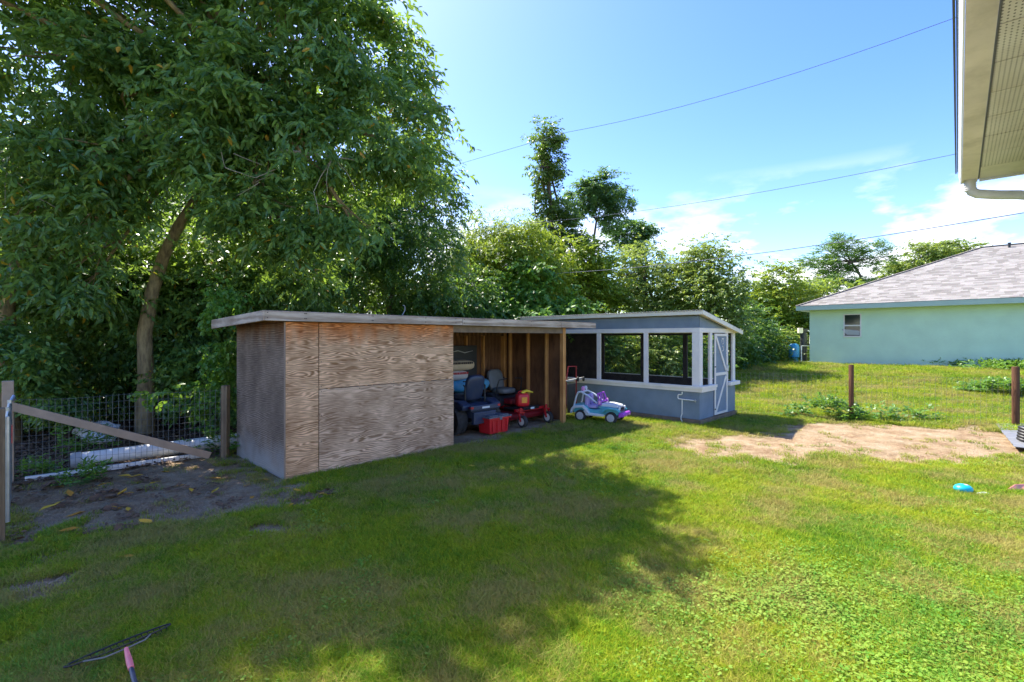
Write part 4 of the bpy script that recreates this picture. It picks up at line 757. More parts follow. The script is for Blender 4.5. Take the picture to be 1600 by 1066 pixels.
# corrugated roof: ridges run down the slope (along x)
nY = 560; ys = np.linspace(-.14, YL + .1, nY); xs = (-.16, 1.0, XB + .16)
vr, fr = [], []
for i, x in enumerate(xs):
    for y in ys: vr.append((x, y, rz(x) + .062 + .009 * math.cos(y / .076 * 6.283)))
for i in range(2):
    for j in range(nY - 1): fr.append((i * nY + j, i * nY + j + 1, (i + 1) * nY + j + 1, (i + 1) * nY + j))
ro = MB().add(vr, fr).build('roof', 'roofmetal', gz, fix=False); so_ = ro.modifiers.new('thick', 'SOLIDIFY'); so_.thickness = .003
MB().add([(-.14, -.12, rz(-.14) - .03), (-.11, -.12, rz(-.14) - .03), (-.11, YL, rz(-.14) - .03), (-.14, YL, rz(-.14) - .03), (-.14, -.12, rz(-.14) + .05), (-.11, -.12, rz(-.14) + .05), (-.11, YL, rz(-.14) + .05), (-.14, YL, rz(-.14) + .05)], [(3, 2, 1, 0), (4, 5, 6, 7), (0, 1, 5, 4), (1, 2, 6, 5), (2, 3, 7, 6), (3, 0, 4, 7)]).build('fascia', 'cream', gz)
MB().prism([(-.14, rz(-.14) - .035), (XB + .14, rz(XB + .14) - .035), (XB + .14, rz(XB + .14) + .05), (-.14, rz(-.14) + .05)], -.15, -.121).build('fascia', 'cream', gz)
MB().prism([(-.10, rz(-.10) - .0), (XB + .12, rz(XB + .12) - .0), (XB + .12, rz(XB + .12) + .04), (-.10, rz(-.10) + .04)], -.12, YL).build('roof_deck', 'cream', gz)
# white pvc tap pipe on the front
pv = empty('pvc_tap_pipe', W(8.16 - .035, -1.87, 0), GRID, 'thin white pipe with an elbow and tap fixed to the blue wall', 'pipe')
MB().tube([(0, 0, .71), (0, 0, .66), (0, .02, .645), (0, .09, .64), (0, .10, .62), (0, .10, .56), (0, .085, .545), (0, .0, .54), (0, -.30, .535)], .013, 8).build('upper_pipe', 'pvc', pv, smooth=True)
MB().tube([(0, 0, .53), (0, 0, .20), (-.01, .02, .15), (-.01, .02, .08), (0, 0, .04), (0, 0, -.02)], .013, 8).build('riser', 'pvc', pv, smooth=True)
MB().tube([(-.03, -.31, .535), (.02, -.31, .535)], .02, 8).tube([(0, -.31, .56), (0, -.31, .50)], .011, 6).build('tap', 'galv', pv, smooth=True)

# ------------------------------------------------------------------ mint house
def Wh(u, v, z=0): return W(u, v, z)
HC = Vector((14.97, 24.5, .0))
hs = empty('neighbour_house', HC, GRID, 'single storey mint green stucco house with grey shingle hip roof', 'house')
# local x = U (away), local -y = along the facade to the right
LEN, DEP = 19.0, 12.3
bx('wall', 'mint', hs, 0, DEP, -LEN, 0, .3, 3.36)
bx('foundation', 'mintf', hs, -.012, DEP + .012, -LEN - .01, .012, .1, .74)
OV = .47; ze = 3.34; pitch = .447; Wd = DEP + 2 * OV; hw = Wd / 2
bx('soffit', 'white', hs, -OV + .02, DEP + OV - .02, -LEN - OV, OV - .02, ze - .02, ze)
bx('fascia', 'mintf', hs, -OV - .02, -OV + .01, -LEN - OV, OV + .02, ze - .03, ze + .19, bevel=.004); bx('fascia', 'mintf', hs, -OV + .012, DEP + OV, OV - .012, OV + .02, ze - .03, ze + .19, bevel=.004)
sh_m, n_, l_, b_, o_ = new_mat('asphalt_shingle'); b_.inputs['Roughness'].default_value = .9; b_.inputs['Specular IOR Level'].default_value = .15
at_ = n_.new('ShaderNodeAttribute'); at_.attribute_name = 'tint'; rp_ = ramp(n_, [(0, (.22, .20, .18)), (.5, (.31, .285, .26)), (1, (.39, .36, .33))]); l_.new(at_.outputs['Fac'], rp_.inputs[0])
nz_ = n_.new('ShaderNodeTexNoise'); nz_.inputs['Scale'].default_value = 60; tc_ = n_.new('ShaderNodeTexCoord'); l_.new(tc_.outputs['Object'], nz_.inputs['Vector'])
mx_ = n_.new('ShaderNodeMix'); mx_.data_type = 'RGBA'; mx_.blend_type = 'OVERLAY'; mx_.inputs['Factor'].default_value = .5; l_.new(rp_.outputs[0], mx_.inputs['A']); l_.new(nz_.outputs['Color'], mx_.inputs['B']); l_.new(mx_.outputs['Result'], b_.inputs['Base Color'])
M['shingle'] = sh_m
def shingle_face(name, along0, along1, origin, dir_a, dir_in, parent):
    """hip face: courses of separate tabs, each lapping the one below; the run narrows by the run-in on hipped ends"""
    vs_, fs, tt = [], [], []; rnd = random.Random(3); course = .145; k = 0
    cr_ = course / math.sqrt(1 + pitch * pitch); ncourse = int(hw / cr_)
    for k in range(ncourse + 1):
        i0 = k * cr_; i1 = min(hw, i0 + cr_ * 1.02); a = along0(i0); end = along1(i0); a += rnd.uniform(-.3, 0) * 0
        while a < end - .02:
            w = rnd.uniform(.16, .42); b2 = min(end, a + w); lift = .012 + .006 * rnd.random()
            z0 = i0 * pitch + lift; z1 = i1 * pitch
            p = [origin + dir_a * a + dir_in * i0 + Vector((0, 0, z0)), origin + dir_a * b2 + dir_in * i0 + Vector((0, 0, z0)), origin + dir_a * b2 + dir_in * i1 + Vector((0, 0, z1)), origin + dir_a * a + dir_in * i1 + Vector((0, 0, z1)),
                 origin + dir_a * a + dir_in * i0 + Vector((0, 0, z0 - .02)), origin + dir_a * b2 + dir_in * i0 + Vector((0, 0, z0 - .02))]
            n0 = len(vs_); vs_ += p; fs += [(n0, n0 + 1, n0 + 2, n0 + 3), (n0 + 4, n0 + 5, n0 + 1, n0)]; tt += [rnd.random()] * 6; a = b2
    me = np_mesh(name, np.array([tuple(p) for p in vs_]), np.array([i for f in fs for i in f]), np.full(len(fs), 4), 'shingle', {'tint': np.array(tt)})
    o = bpy.data.objects.new(name, me); col.objects.link(o); o.parent = parent; o['kind'] = 'stuff'; return o
zt = ze + .20
roofbase = MB(); Ltot = LEN + 2 * OV
Pz = [(-OV, OV, zt - .01), (-OV, OV - Ltot, zt - .01), (DEP + OV, OV - Ltot, zt - .01), (DEP + OV, OV, zt - .01), (-OV + hw, OV - hw, zt - .01 + hw * pitch), (-OV + hw, OV - Ltot + hw, zt - .01 + hw * pitch)]
roofbase.add(Pz, [(0, 1, 5, 4), (0, 4, 3), (3, 4, 5, 2), (1, 2, 5), (0, 3, 2, 1)]); rfo = roofbase.build('roof', 'shingle', hs)
shingle_face('shingles', lambda i: i, lambda i: Ltot - i, Vector((-OV - .03, OV + .03, zt)), Vector((0, -1, 0)), Vector((1, 0, 0)), rfo)
shingle_face('shingles', lambda i: i, lambda i: Wd - i, Vector((-OV - .03, OV + .03, zt)), Vector((1, 0, 0)), Vector((0, -1, 0)), rfo)
hc = MB(); 
for k in range(60):
    t0 = k / 60; t1 = (k + 1.05) / 60
    a = Vector((-OV, OV, zt)).lerp(Vector((-OV + hw, OV - hw, zt + hw * pitch)), t0); b = Vector((-OV, OV, zt)).lerp(Vector((-OV + hw, OV - hw, zt + hw * pitch)), min(1, t1)); hc.beam(a + Vector((0, 0, .03)), b + Vector((0, 0, .022)), .22, .02)
hc.box(-OV + hw - .12, -OV + hw + .12, OV - Ltot + hw, OV - hw, zt + hw * pitch + .005, zt + hw * pitch + .035)
hc.build('ridge_cap', 'shingle', rfo)
rv = MB().lathe([(.05, 0), (.05, .3), (.07, .32), (.07, .36)], 10, Matrix.Translation((hw - .9, OV - hw - 1.0, zt + hw * pitch - .3))).build('roof_vent', 'black', rfo)
# window: single hung
k1 = (T(1318, 528, 1).x * 24.5 - 14.97); wy0 = -1.62; wy1 = -2.53
def wall_k(px): r_ = (px - CX) / F; return (r_ * 24.5 - 14.97) / (.714 + .7 * r_)
wy0, wy1 = -wall_k(1318), -wall_k(1346)
wY = 24.5 + .7 * wy0; wz1 = H + (HY - 491) / F * wY; wz0 = H + (HY - 527) / F * wY
win = empty('w', (0, 0, 0), 0, 'x', 'x'); bpy.data.objects.remove(win)
glm, n_, l_, b_, o_ = new_mat('window_glass'); b_.inputs['Base Color'].default_value = (.02, .03, .03, 1); b_.inputs['Roughness'].default_value = .06; b_.inputs['Specular IOR Level'].default_value = .8
M['glass'] = glm
wf = MB(); zm = (wz0 + wz1) / 2
wf.box(-.035, -.002, wy1, wy1 + .05, wz0, wz1).box(-.035, -.002, wy0 - .05, wy0, wz0, wz1).box(-.035, -.002, wy1 + .05, wy0 - .05, wz0, wz0 + .06).box(-.035, -.002, wy1 + .05, wy0 - .05, wz1 - .05, wz1).box(-.04, -.002, wy1 + .05, wy0 - .05, zm - .03, zm + .03)
wfo = wf.build('window', 'white', hs, bevel=.004)
bx('pane', 'glass', wfo, -.015, -.004, wy1 + .05, wy0 - .05, zm + .03, wz1 - .05); bx('pane', 'glass', wfo, -.018, -.004, wy1 + .05, wy0 - .05, wz0 + .06, zm - .03)
MB().prism([(0, 0), (.5, .02), (.72, .30), (.4, .26), (0, .2)], -.0, .004, Matrix.Translation((-.024, wy1 + .07, wz0 + .10)) @ Matrix.Rotation(R(90), 4, 'Z')).build('curtain', 'lgrey', wfo)
# well equipment by the house corner
def ground_at(px, Y): x = (px - CX) / F * Y; return Vector((x, Y, hz((x, Y))))
wg = ground_at(1252, 25.3)
slab = tag(MB().box(-.75, .45, -.4, .4, -.05, .07).build('concrete_pad', 'rock', bevel=.01), 'small concrete pad beside the mint house', 'pad'); slab.location = wg; slab.rotation_euler = (0, 0, .1)
tk = empty('pressure_tank', wg + Vector((-.42, -.05, .07)), 0, 'blue well pressure tank with teal stand beside the mint house', 'tank')
MB().lathe([(.16, .0), (.2, .0), (.2, .16), (.17, .18)], 18).build('stand', 'tealdark', tk, smooth=True); MB().lathe([(.14, .18), (.24, .22), (.255, .3), (.255, .75), (.22, .86), (.12, .92), (0.01, .93)], 20).build('vessel', 'bluetank', tk, smooth=True)
ft = empty('water_filter', wg + Vector((.12, .0, .07)), 0, 'tall black water filter cylinder with pale head and white pipes', 'water filter')
MB().lathe([(.12, 0), (.16, .02), (.165, .1), (.165, 1.40), (.12, 1.50), (.06, 1.54)], 20).build('cylinder', 'black', ft, smooth=True)
bx('valve_head', 'cream', ft, -.28, -.08, -.1, .1, 1.45, 1.72, bevel=.02); bx('valve_body', 'black', ft, -.08, .2, -.1, .1, 1.52, 1.68, bevel=.02)
MB().tube([(-.22, -.18, 0), (-.22, -.18, .80), (.26, -.18, .80), (.26, -.18, 1.5), (.15, -.1, 1.6)], .03, 8).build('pipe', 'pvc', ft, smooth=True)
MB().tube([(.34, 0, .9), (.36, 0, 1.35)], .045, 8).build('pipe', 'pvc', ft, smooth=True)

# ------------------------------------------------------------------ own house eave over the viewer
Dd = Vector((.6755, .7374, 0)); Ee = Vector((.7374, -.6755, 0))
eo = Vector((2.945, 3.19, 0)); ea = math.atan2(Dd.y, Dd.x)
ev = empty('house_eave', eo, ea, 'beige house eave overhead with white gutter, perforated soffit and downspout', 'house')
zg = 2.96      # gutter underside; local x = along the gutter (0 = its end), local -y = towards the house wall
def eb(name, mat, x0, x1, y0, y1, z0, z1, **k): return bx(name, mat, ev, x0, x1, y0, y1, z0, z1, **k)
eb('gutter_bottom', 'gutteru', -6, 0, -.075, 0, zg, zg + .01); MB().add([(x, y, z) for x in (-6, .0) for y, z in ((.001, zg - .004), (.006, zg - .004), (.022, zg + .085), (.016, zg + .10))], [(0, 1, 2, 3), (7, 6, 5, 4), (0, 4, 5, 1), (1, 5, 6, 2), (2, 6, 7, 3), (3, 7, 4, 0)]).build('gutter_front', 'gutterw', ev); eb('gutter_end', 'gutterw', .0, .01, -.075, .002, zg, zg + .10)
eb('drip_edge', 'darkline', -6, -.0, .024, .031, zg + .07, zg + .10)
eb('soffit_trim', 'darkline', -6, -.02, -.082, -.076, zg + .004, zg + .02)
eb('fascia', 'gutterw', -6, 0, -.10, -.083, zg + .022, zg + .16)
sfm, n_, l_, b_, o_ = new_mat('perforated_soffit'); b_.inputs['Roughness'].default_value = .6
tc_ = n_.new('ShaderNodeTexCoord'); mp_ = n_.new('ShaderNodeMapping'); mp_.inputs['Scale'].default_value = (48, 70, 1); l_.new(tc_.outputs['Object'], mp_.inputs[0])
vo = n_.new('ShaderNodeTexVoronoi'); vo.inputs['Scale'].default_value = 1; vo.inputs['Randomness'].default_value = 0; l_.new(mp_.outputs[0], vo.inputs['Vector'])
lt_ = n_.new('ShaderNodeMath'); lt_.operation = 'LESS_THAN'; lt_.inputs[1].default_value = .2; l_.new(vo.outputs['Distance'], lt_.inputs[0])
nz_ = n_.new('ShaderNodeTexNoise'); nz_.inputs['Scale'].default_value = 5; nz_.inputs['Detail'].default_value = 6; l_.new(tc_.outputs['Object'], nz_.inputs['Vector']); rp_ = ramp(n_, [(.3, (.62, .56, .49)), (.7, (.76, .71, .66))]); l_.new(nz_.outputs['Fac'], rp_.inputs[0])
mx_ = n_.new('ShaderNodeMix'); mx_.data_type = 'RGBA'; l_.new(lt_.outputs[0], mx_.inputs['Factor']); l_.new(rp_.outputs[0], mx_.inputs['A']); mx_.inputs['B'].default_value = (.10, .09, .07, 1); l_.new(mx_.outputs['Result'], b_.inputs['Base Color'])
M['perf'] = sfm
for k in range(20): eb('soffit_panel', 'perf' if k else 'soffit', -.30 * (k + 1) + .003, -.30 * k - .002, -.40, -.083, zg + .010, zg + .020, bevel=.002)
eb('roof_overhang', 'felt', -6, .0, -1.0, -.083, zg + .17, zg + .22)
eb('house_wall', 'soffit', -6, -.12, -.62, -.41, -.02, zg + .16)
ends = eb('rake_trim', 'gutterw', .0, .02, -.40, -.083, zg + .0, zg + .16)
eb('soffit_block', 'soffit', -.16, .012, -.40, -.31, zg - .035, zg + .009, bevel=.004)
dsp = MB(); pth = [(-.055, -.04, zg + .0), (-.055, -.04, zg - .045), (-.052, -.05, zg - .075), (-.045, -.075, zg - .092), (-.02, -.17, zg - .112), (-.01, -.26, zg - .127), (-.008, -.300, zg - .14), (-.008, -.314, zg - .165), (-.008, -.314, .15)]
dsp.tube(pth, .028, 10); dsp.build('downspout', 'downspout', ev, smooth=True)
rg = MB()
for k in range(5): z = zg - .012 - k * .013; rg.tube([(-.055, -.04, z), (-.055, -.04, z - .005)], .0305, 10)
rg.build('elbow_ribs', 'downspout', ev, smooth=True)

# ------------------------------------------------------------------ fences, gate, posts
C1 = W(-.18, 2.05); P2 = Vector((-6.79, 6.56, 0))
fn = empty('wire_fence', C1, 0, 'welded wire fence with wooden posts left of the shed', 'fence')
def rel(p, o): return Vector(p) - Vector(o)
MB().beam((0, 0, -.2), (0.01, 0, 1.17), .10, .10, up=(0, 1, 0)).build('post', 'postwood', fn, bevel=.008)
d0 = rel(P2, C1); MB().beam(d0 + Vector((0, 0, -.2)), d0 + Vector((0, 0, 1.37)), .115, .115, up=(.7, .7, 0)).build('post', 'pinkwood', fn, bevel=.008)
wm = MB(); nW = 37
for k in range(nW + 1):
    p = d0 * (k / nW) + Vector((0, 0, 0)); off = V * .02
    wm.beam(p + off + Vector((0, 0, .02)), p + off + Vector((.01 * math.sin(k), 0, 1.10 + .02 * math.sin(k * .4))), .0035, .0035)
for j in range(12): z = .03 + j * .097; wm.tube([d0 * (i / 8) + V * .02 + Vector((0, 0, z + .012 * math.sin(i * 1.3 + j * .3))) for i in range(9)], .0018, 4)
wmo = wm.build('wire_mesh', 'wire', fn, fix=False); wmo['kind'] = 'stuff'
br = tag(MB().beam(P2 + Vector((.07, -.05, 1.04)), G(330, 716) + Vector((0, -.03, .05)), .035, .11, up=(0, 0, 1)).build('brace_board', 'pinkwood', bevel=.003), 'long reddish board sloping from the tall post down to the ground', 'board')
# gate seen almost edge on, its near post
gp = Vector((-4.90, 4.62, 0))
tag(MB().beam(gp + Vector((0, 0, -.2)), gp + Vector((0, 0, 1.28)), .13, .13, up=V).build('gate_post', 'postwood', bevel=.01), 'round-edged greenish wooden gate post at the left edge of the lawn', 'post')
ga = gp + V * .30 + U * .02; gb = P2 - V * .16 + U * .06; ga = Vector(((11 - CX) / F * 5.0, 5.0, 0)); gb = Vector(((15 - CX) / F * 6.35, 6.35, 0)); gt = empty('tube_gate', ga, 0, 'galvanised tube gate seen edge on, with a red tag', 'gate'); gl = rel(gb, ga)
for z in (.12, .30, .48, .66, .86, 1.08): MB().tube([Vector((0, 0, z)), gl + Vector((0, 0, z))], .021, 8).build('rail', 'galv', gt, smooth=True)
for t in (0, .5, 1): MB().tube([gl * t + Vector((0, 0, .06)), gl * t + Vector((0, 0, 1.14))], .024, 8).build('upright', 'galv', gt, smooth=True)
MB().tube([gl + Vector((0, 0, 1.10)), gl + Vector((-.03, .08, 1.18)), gl + Vector((-.08, .14, 1.12))], .018, 8).build('hinge_strap', 'galv', gt, smooth=True)
MB().beam(gl * .35 + U * .03 + Vector((0, 0, .86)), gl * .42 + U * .03 + Vector((0, 0, .86)), .008, .20).build('red_tag', 'red', gt)
# right fence
RP = []
for i, (px, py, top, w) in enumerate(((1330, 657, 570, .105), (1587, 668, 573, .13))):
    g = G(px, py); zt_ = H - (top - HY) / F * g.y; RP.append(g)
    tag(MB().lathe([(w / 2, -.2), (w / 2, zt_ - .01), (w / 2 - .01, zt_)], 14).build('fence_post', 'redpost', smooth=True), ['round red-brown fence post beyond the middle of the dirt patch', 'thicker red-brown fence post next to the grey sheet'][i], 'post', 'red-brown posts of the right fence').location = g
bk = W(10.35, -2.3)
wf2 = MB()
for a, b in ((bk, RP[0]), (RP[0], RP[1]), (RP[1], RP[1] + (RP[1] - RP[0]))):
    L_ = (b - a).length; nn = int(L_ / .10)
    for k in range(nn + 1): p = a.lerp(b, k / nn); z = hz(p); wf2.beam(p + Vector((0, 0, z)), p + Vector((.0, 0.001, z + 1.08)), .0022, .0022)
    for j in range(9): wf2.beam(a + Vector((0, 0, hz(a) + .06 + j * .125)), b + Vector((0, 0, hz(b) + .06 + j * .125)), .0022, .0022)
tag(wf2.build('wire_netting', 'wire', fix=False), 'thin welded wire netting between the red-brown posts', 'netting')

# ------------------------------------------------------------------ power lines
for i, (a, b, z0, r) in enumerate((((1492, 28), (885, 207), 9.0, .007), ((1492, 241), (780, 352), 6.2, .0065), ((1597, 333), (805, 430), 4.55, .010))):
    pa, pb = TZ(*a, z0), TZ(*b, z0 - .0); dd = pb - pa; pts = []
    for k in range(25): t = -.6 + 2.4 * k / 24; p = pa + dd * t; p.z -= .0 + .25 * (1 - (2 * t - 1) ** 2) * (0 <= t <= 1) ; pts.append(p)
    tag(MB().tube(pts, r, 5).build('power_line', 'cable', fix=False), ['topmost thin power line crossing the blue sky', 'middle power line passing before the tall narrow tree', 'lowest and thickest power line, above the grey roof'][i], 'cable', 'power lines across the sky')

# ------------------------------------------------------------------ things beyond the left fence
pr = empty('white_drain_pipe', Vector((-6.45, 7.12, .0)), 0, 'fat white drain pipe lying behind the wire fence', 'pipe')
dv2 = Vector((-4.72, 8.72, 0)) - Vector((-6.45, 7.12, 0)); MB().tube([Vector((0, 0, .15)), dv2 * .5 + Vector((0, 0, .155)), dv2 * 1.05 + Vector((0, 0, .16))], .105, 18).build('tube', 'pvc', pr, smooth=True)
MB().tube([-dv2.normalized() * .005 + Vector((0, 0, .15)), dv2.normalized() * .11 + Vector((0, 0, .151))], .116, 18).build('end_collar', 'lgrey', pr, smooth=True)
rl = empty('vinyl_rail', Vector((-6.62, 6.62, 0)), 0, 'long white vinyl rail with dark holes lying in front of the drain pipe', 'rail')
d3 = Vector((-5.05, 8.0, 0)) - Vector((-6.62, 6.62, 0)); MB().beam((0, 0, .025), d3 + Vector((0, 0, .03)), .05, .07).build('bar', 'pvc', rl, bevel=.004)
for t in (.12, .35, .52, .68, .8): 
    c = d3 * t + Vector((0, 0, .030)) + Vector((.018, -.019, 0)); MB().tube([c, c + Vector((.007, -.007, 0))], .014, 8).build('hole', 'black', rl)
rk = tag(MB().blob((0, 0, .0), (.42, .22, .17), jit=.28, seed=4).build('concrete_lump', 'rock'), 'grey concrete lump in the leaf litter behind the brace board', 'rubble'); rk.location = T(153, 662, 9.4) ; rk.location.z = .16
rk2 = tag(MB().blob((0, 0, .0), (.30, .16, .10), jit=.35, seed=9).build('concrete_lump', 'rock'), 'flatter grey concrete slab leaning below the other lump', 'rubble'); rk2.location = (-7.55, 8.9, .12)
# litter: unsortable sticks and dry leaves on the forest floor, and countable yellow leaves on the dirt
T_lit = []
for _ in range(4):
    v_, f_, a_, t_ = blade_patch(RNG, 12, .12, .004, .02, .03, 2.5, 2, True); T_lit.append((v_, f_, a_, t_))
n = 2600; us = RNG.uniform(-6.5, 8, n); vs2 = RNG.uniform(2.2, 7, n); Xl = A0.x + .7 * us - .714 * vs2; Yl = A0.y + .714 * us + .7 * vs2
k = Yl > 3; Xl, Yl = Xl[k], Yl[k]
X, Y = sample_lawn(3000, 4.5, 8.6, .4); k = (X < -1.8) & (RNG.uniform(0, 1, 3000) < .12) & (RNG.uniform(.3, 1, 3000) < dirt(X, Y)) & (uv_of(X, Y)[1] < 2.3) & ~in_floor(X, Y); Xl = np.concatenate([Xl, X[k]]); Yl = np.concatenate([Yl, Y[k]])
M['litter'] = plain('brown_litter', (.13, .07, .035), .8, var=.5, nscale=9, dirtc=(.30, .18, .08))
scatter('leaf_litter', T_lit, np.stack([Xl, Yl, height(Xl, Yl) + .01], -1), np.stack([np.zeros(len(Xl))] * 2 + [RNG.uniform(0, 6.28, len(Xl))], -1), RNG.uniform(.6, 1.3, len(Xl)), 'litter')
bpy.data.objects['leaf_litter'].data.attributes['tint'].data.foreach_set('value', RNG.uniform(0, .1, len(bpy.data.objects['leaf_litter'].data.vertices)).astype(np.float32))
lfp = [(112, 777), (84, 790), (135, 800), (206, 742), (225, 740), (232, 757), (250, 736), (182, 776), (168, 793), (126, 826), (349, 748), (410, 750), (437, 764), (463, 786), (180, 875), (300, 768), (200, 800), (150, 760), (520, 716), (565, 718), (645, 748), (730, 728), (60, 800), (330, 770), (275, 760), (473, 768), (496, 772), (620, 722), (100, 760), (380, 760), (240, 820), (560, 740), (690, 726), (210, 770), (395, 775)]
lv = MB(); pl = [(0, 0, 0), (.045, .020, .006), (.10, .019, .003), (.15, 0, .008), (.10, -.021, .005), (.045, -.020, .009)]
lv0 = None
for i, (px, py) in enumerate(lfp):
    g = G(px, py + 2); f = random.uniform(.95, 1.45)
    if i % 3 == 0 or lv0 is None:
        me = np_mesh('fallen_leaf', np.array([(x, y + random.uniform(-.006, .006), z * random.uniform(.5, 2)) for x, y, z in pl]), np.array([0, 1, 2, 3, 0, 3, 4, 5]), np.array([4, 4]), 'deadleaf', {'tint': np.full(6, random.uniform(.2, .75))}); lv0 = me
    o = bpy.data.objects.new('fallen_leaf', lv0); col.objects.link(o); o.location = (g.x, g.y, hz(g) + .02); o.rotation_euler = (random.uniform(-.2, .2), random.uniform(-.2, .2), random.uniform(0, 6.28)); o.scale = (f, f, f)
    tag(o, 'yellow-brown fallen leaf lying on the ground near the plywood shed', 'leaf', 'fallen leaves near the shed')

# ------------------------------------------------------------------ shed contents
def Rz(a): return Matrix.Rotation(a, 4, 'Z')
def wheel(parent, name, c, r, w, rimr, rimmat, axis_ang=0, spokes=0, tread=True):
    """wheel at c in the parent's frame, axle along local y (turned by axis_ang)"""
    mt = Matrix.Translation(c) @ Rz(axis_ang) @ Matrix.Rotation(R(90), 4, 'X')
    hw_ = w / 2
    wo = MB().lathe([(rimr, -hw_ * .8), (r * .93, -hw_), (r, -hw_ * .75), (r, hw_ * .75), (r * .93, hw_), (rimr, hw_ * .8)], 26, mt).build(name, 'rubber', parent, smooth=True)
    rm = MB().lathe([(rimr * 1.0, -hw_ * .86), (rimr * .9, -hw_ * .80), (rimr * .8, -hw_ * .55), (rimr * .3, -hw_ * .7), (rimr * .22, -hw_ * 1.0), (.001, -hw_ * 1.0)], 22, mt)
    rm.lathe([(rimr * 1.0, hw_ * .86), (rimr * .9, hw_ * .80), (rimr * .8, hw_ * .55), (rimr * .3, hw_ * .7), (rimr * .22, hw_ * 1.0), (.001, hw_ * 1.0)], 22, mt)
    if spokes:
        for k in range(spokes):
            a = 2 * math.pi * k / spokes
            for sgn in (-1, 1): rm.beam(mt @ Vector((rimr * .2 * math.cos(a), rimr * .2 * math.sin(a), sgn * hw_ * .86)), mt @ Vector((rimr * .95 * math.cos(a), rimr * .95 * math.sin(a), sgn * hw_ * .86)), rimr * .26, rimr * .2)
    rm.build('rim', rimmat, wo, smooth=True)
    if tread:
        tb = MB()
        for k in range(22):
            a = 2 * math.pi * k / 22
            for sgn in (-1, 1): tb.beam(mt @ Vector((r * 1.005 * math.cos(a), r * 1.005 * math.sin(a), sgn * hw_ * .1)), mt @ Vector((r * 1.005 * math.cos(a + .14), r * 1.005 * math.sin(a + .14), sgn * hw_ * .85)), r * .04, r * .07)
        tb.build('tread', 'rubber', wo)
    return wo
def mower(name, loc, ang, label, body, deck, seatm, fr, cr_, rear=(.28, .24), caster=(.13, .09)):
    """zero-turn mower facing local +x"""
    m = empty(name, loc, ang, label, 'mower')
    rr_, rw = rear
    wheel(m, 'rear_wheel', (-.35, .46, rr_), rr_, rw, rr_ * .5, 'black'); wheel(m, 'rear_wheel', (-.35, -.46, rr_), rr_, rw, rr_ * .5, 'black')
    for sy in (1, -1):
        wheel(m, 'front_wheel', (.88, .43 * sy, caster[0]), caster[0], caster[1], caster[0] * .62, 'rim', tread=False)
        MB().beam((.88, .43 * sy + .065, caster[0]), (.83, .43 * sy + .065, .31), .014, .045).beam((.88, .43 * sy - .065, caster[0]), (.83, .43 * sy - .065, .31), .014, .045).box(.77, .88, .43 * sy - .072, .43 * sy + .072, .31, .335).lathe([(.03, .335), (.03, .41), (.02, .42)], 10, Matrix.Translation((.82, .43 * sy, 0))).build('caster_fork', fr, m)
    MB().box(-.6, .66, -.19, -.12, .30, .37).box(-.6, .66, .12, .19, .30, .37).beam((.70, -.47, .345), (.70, .47, .345), .07, .06).build('frame', fr, m, bevel=.006)
    MB().prism([(-.05, .13), (.62, .13), (.68, .22), (.62, .27), (-.05, .27)], -.62, .62).build('cutting_deck', deck, m, bevel=.02)
    MB().prism([(.12, .30), (.74, .33), (.78, .40), (.74, .41), (.12, .36)], -.26, .26).build('foot_plate', 'black', m, bevel=.01)
    MB().prism([(-.68, .34), (-.30, .32), (.06, .36), (.08, .50), (-.02, .60), (-.5, .60), (-.70, .52)], -.30, .30).build('engine_cover', body, m, bevel=.03)
    for sy in (1, -1):
        MB().prism([(-.66, .50), (-.06, .50), (.06, .46), (.08, .56), (-.04, .66), (-.50, .68), (-.68, .60)], sy * .40 - .12, sy * .40 + .12).build('fender', body, m, bevel=.03)
        MB().tube([(.02, sy * .40, .60), (.06, sy * .40, .85), (.10, sy * .38, .98), (.10, sy * .14, 1.0)], .014, 8).build('control_lever', 'black', m, smooth=True)
    MB().tube([(-.45, -.27, .55), (-.45, -.27, .95), (-.40, -.27, .98)], .018, 8).tube([(-.45, .27, .55), (-.45, .27, .95), (-.40, .27, .98)], .018, 8).build('seat_arms', 'black', m, smooth=True)
    st = MB().blob((-.14, 0, .70), (.25, .24, .075), power=.55).build('seat_cushion', seatm, m, smooth=True)
    bk_ = MB().blob((0, 0, 0), (.07, .24, .27), power=.5).build('backrest', seatm, m, smooth=True); bk_.location = (-.42, 0, .92); bk_.rotation_euler = (0, R(-14), 0)
    return m
ml = W(5.56, 1.22); redm = mower('riding_mower', ml, GRID - R(90), 'red zero-turn mower with grey seat facing out of the open shed bay', 'black', 'darkred', 'grey', 'red', 'rim', rear=(.24, .2))
bx('engine_hood', 'darkred', redm, -.02, .30, -.2, .2, .42, .54, bevel=.03); bx('badge', 'toywhite', redm, .782, .786, -.06, .06, .355, .395)
bml = W(4.08, 1.15); blm = mower('riding_mower', bml, GRID + R(90), 'dark blue riding mower seen from behind with fat rear tyres', 'navy', 'navy', 'navy', 'black', 'rim', rear=(.28, .26))
bx('rear_bumper', 'navy', blm, -.78, -.72, -.40, .40, .50, .60, bevel=.015); bx('rear_badge', 'toywhite', blm, -.785, -.781, -.10, .10, .53, .565); bx('rear_lamp', 'red', blm, -.785, -.72, .33, .40, .54, .58); bx('rear_lamp', 'red', blm, -.785, -.72, -.40, -.33, .54, .58)
bx('oil_guard', 'navy', blm, -.76, -.68, -.3, .3, .22, .46, bevel=.01)
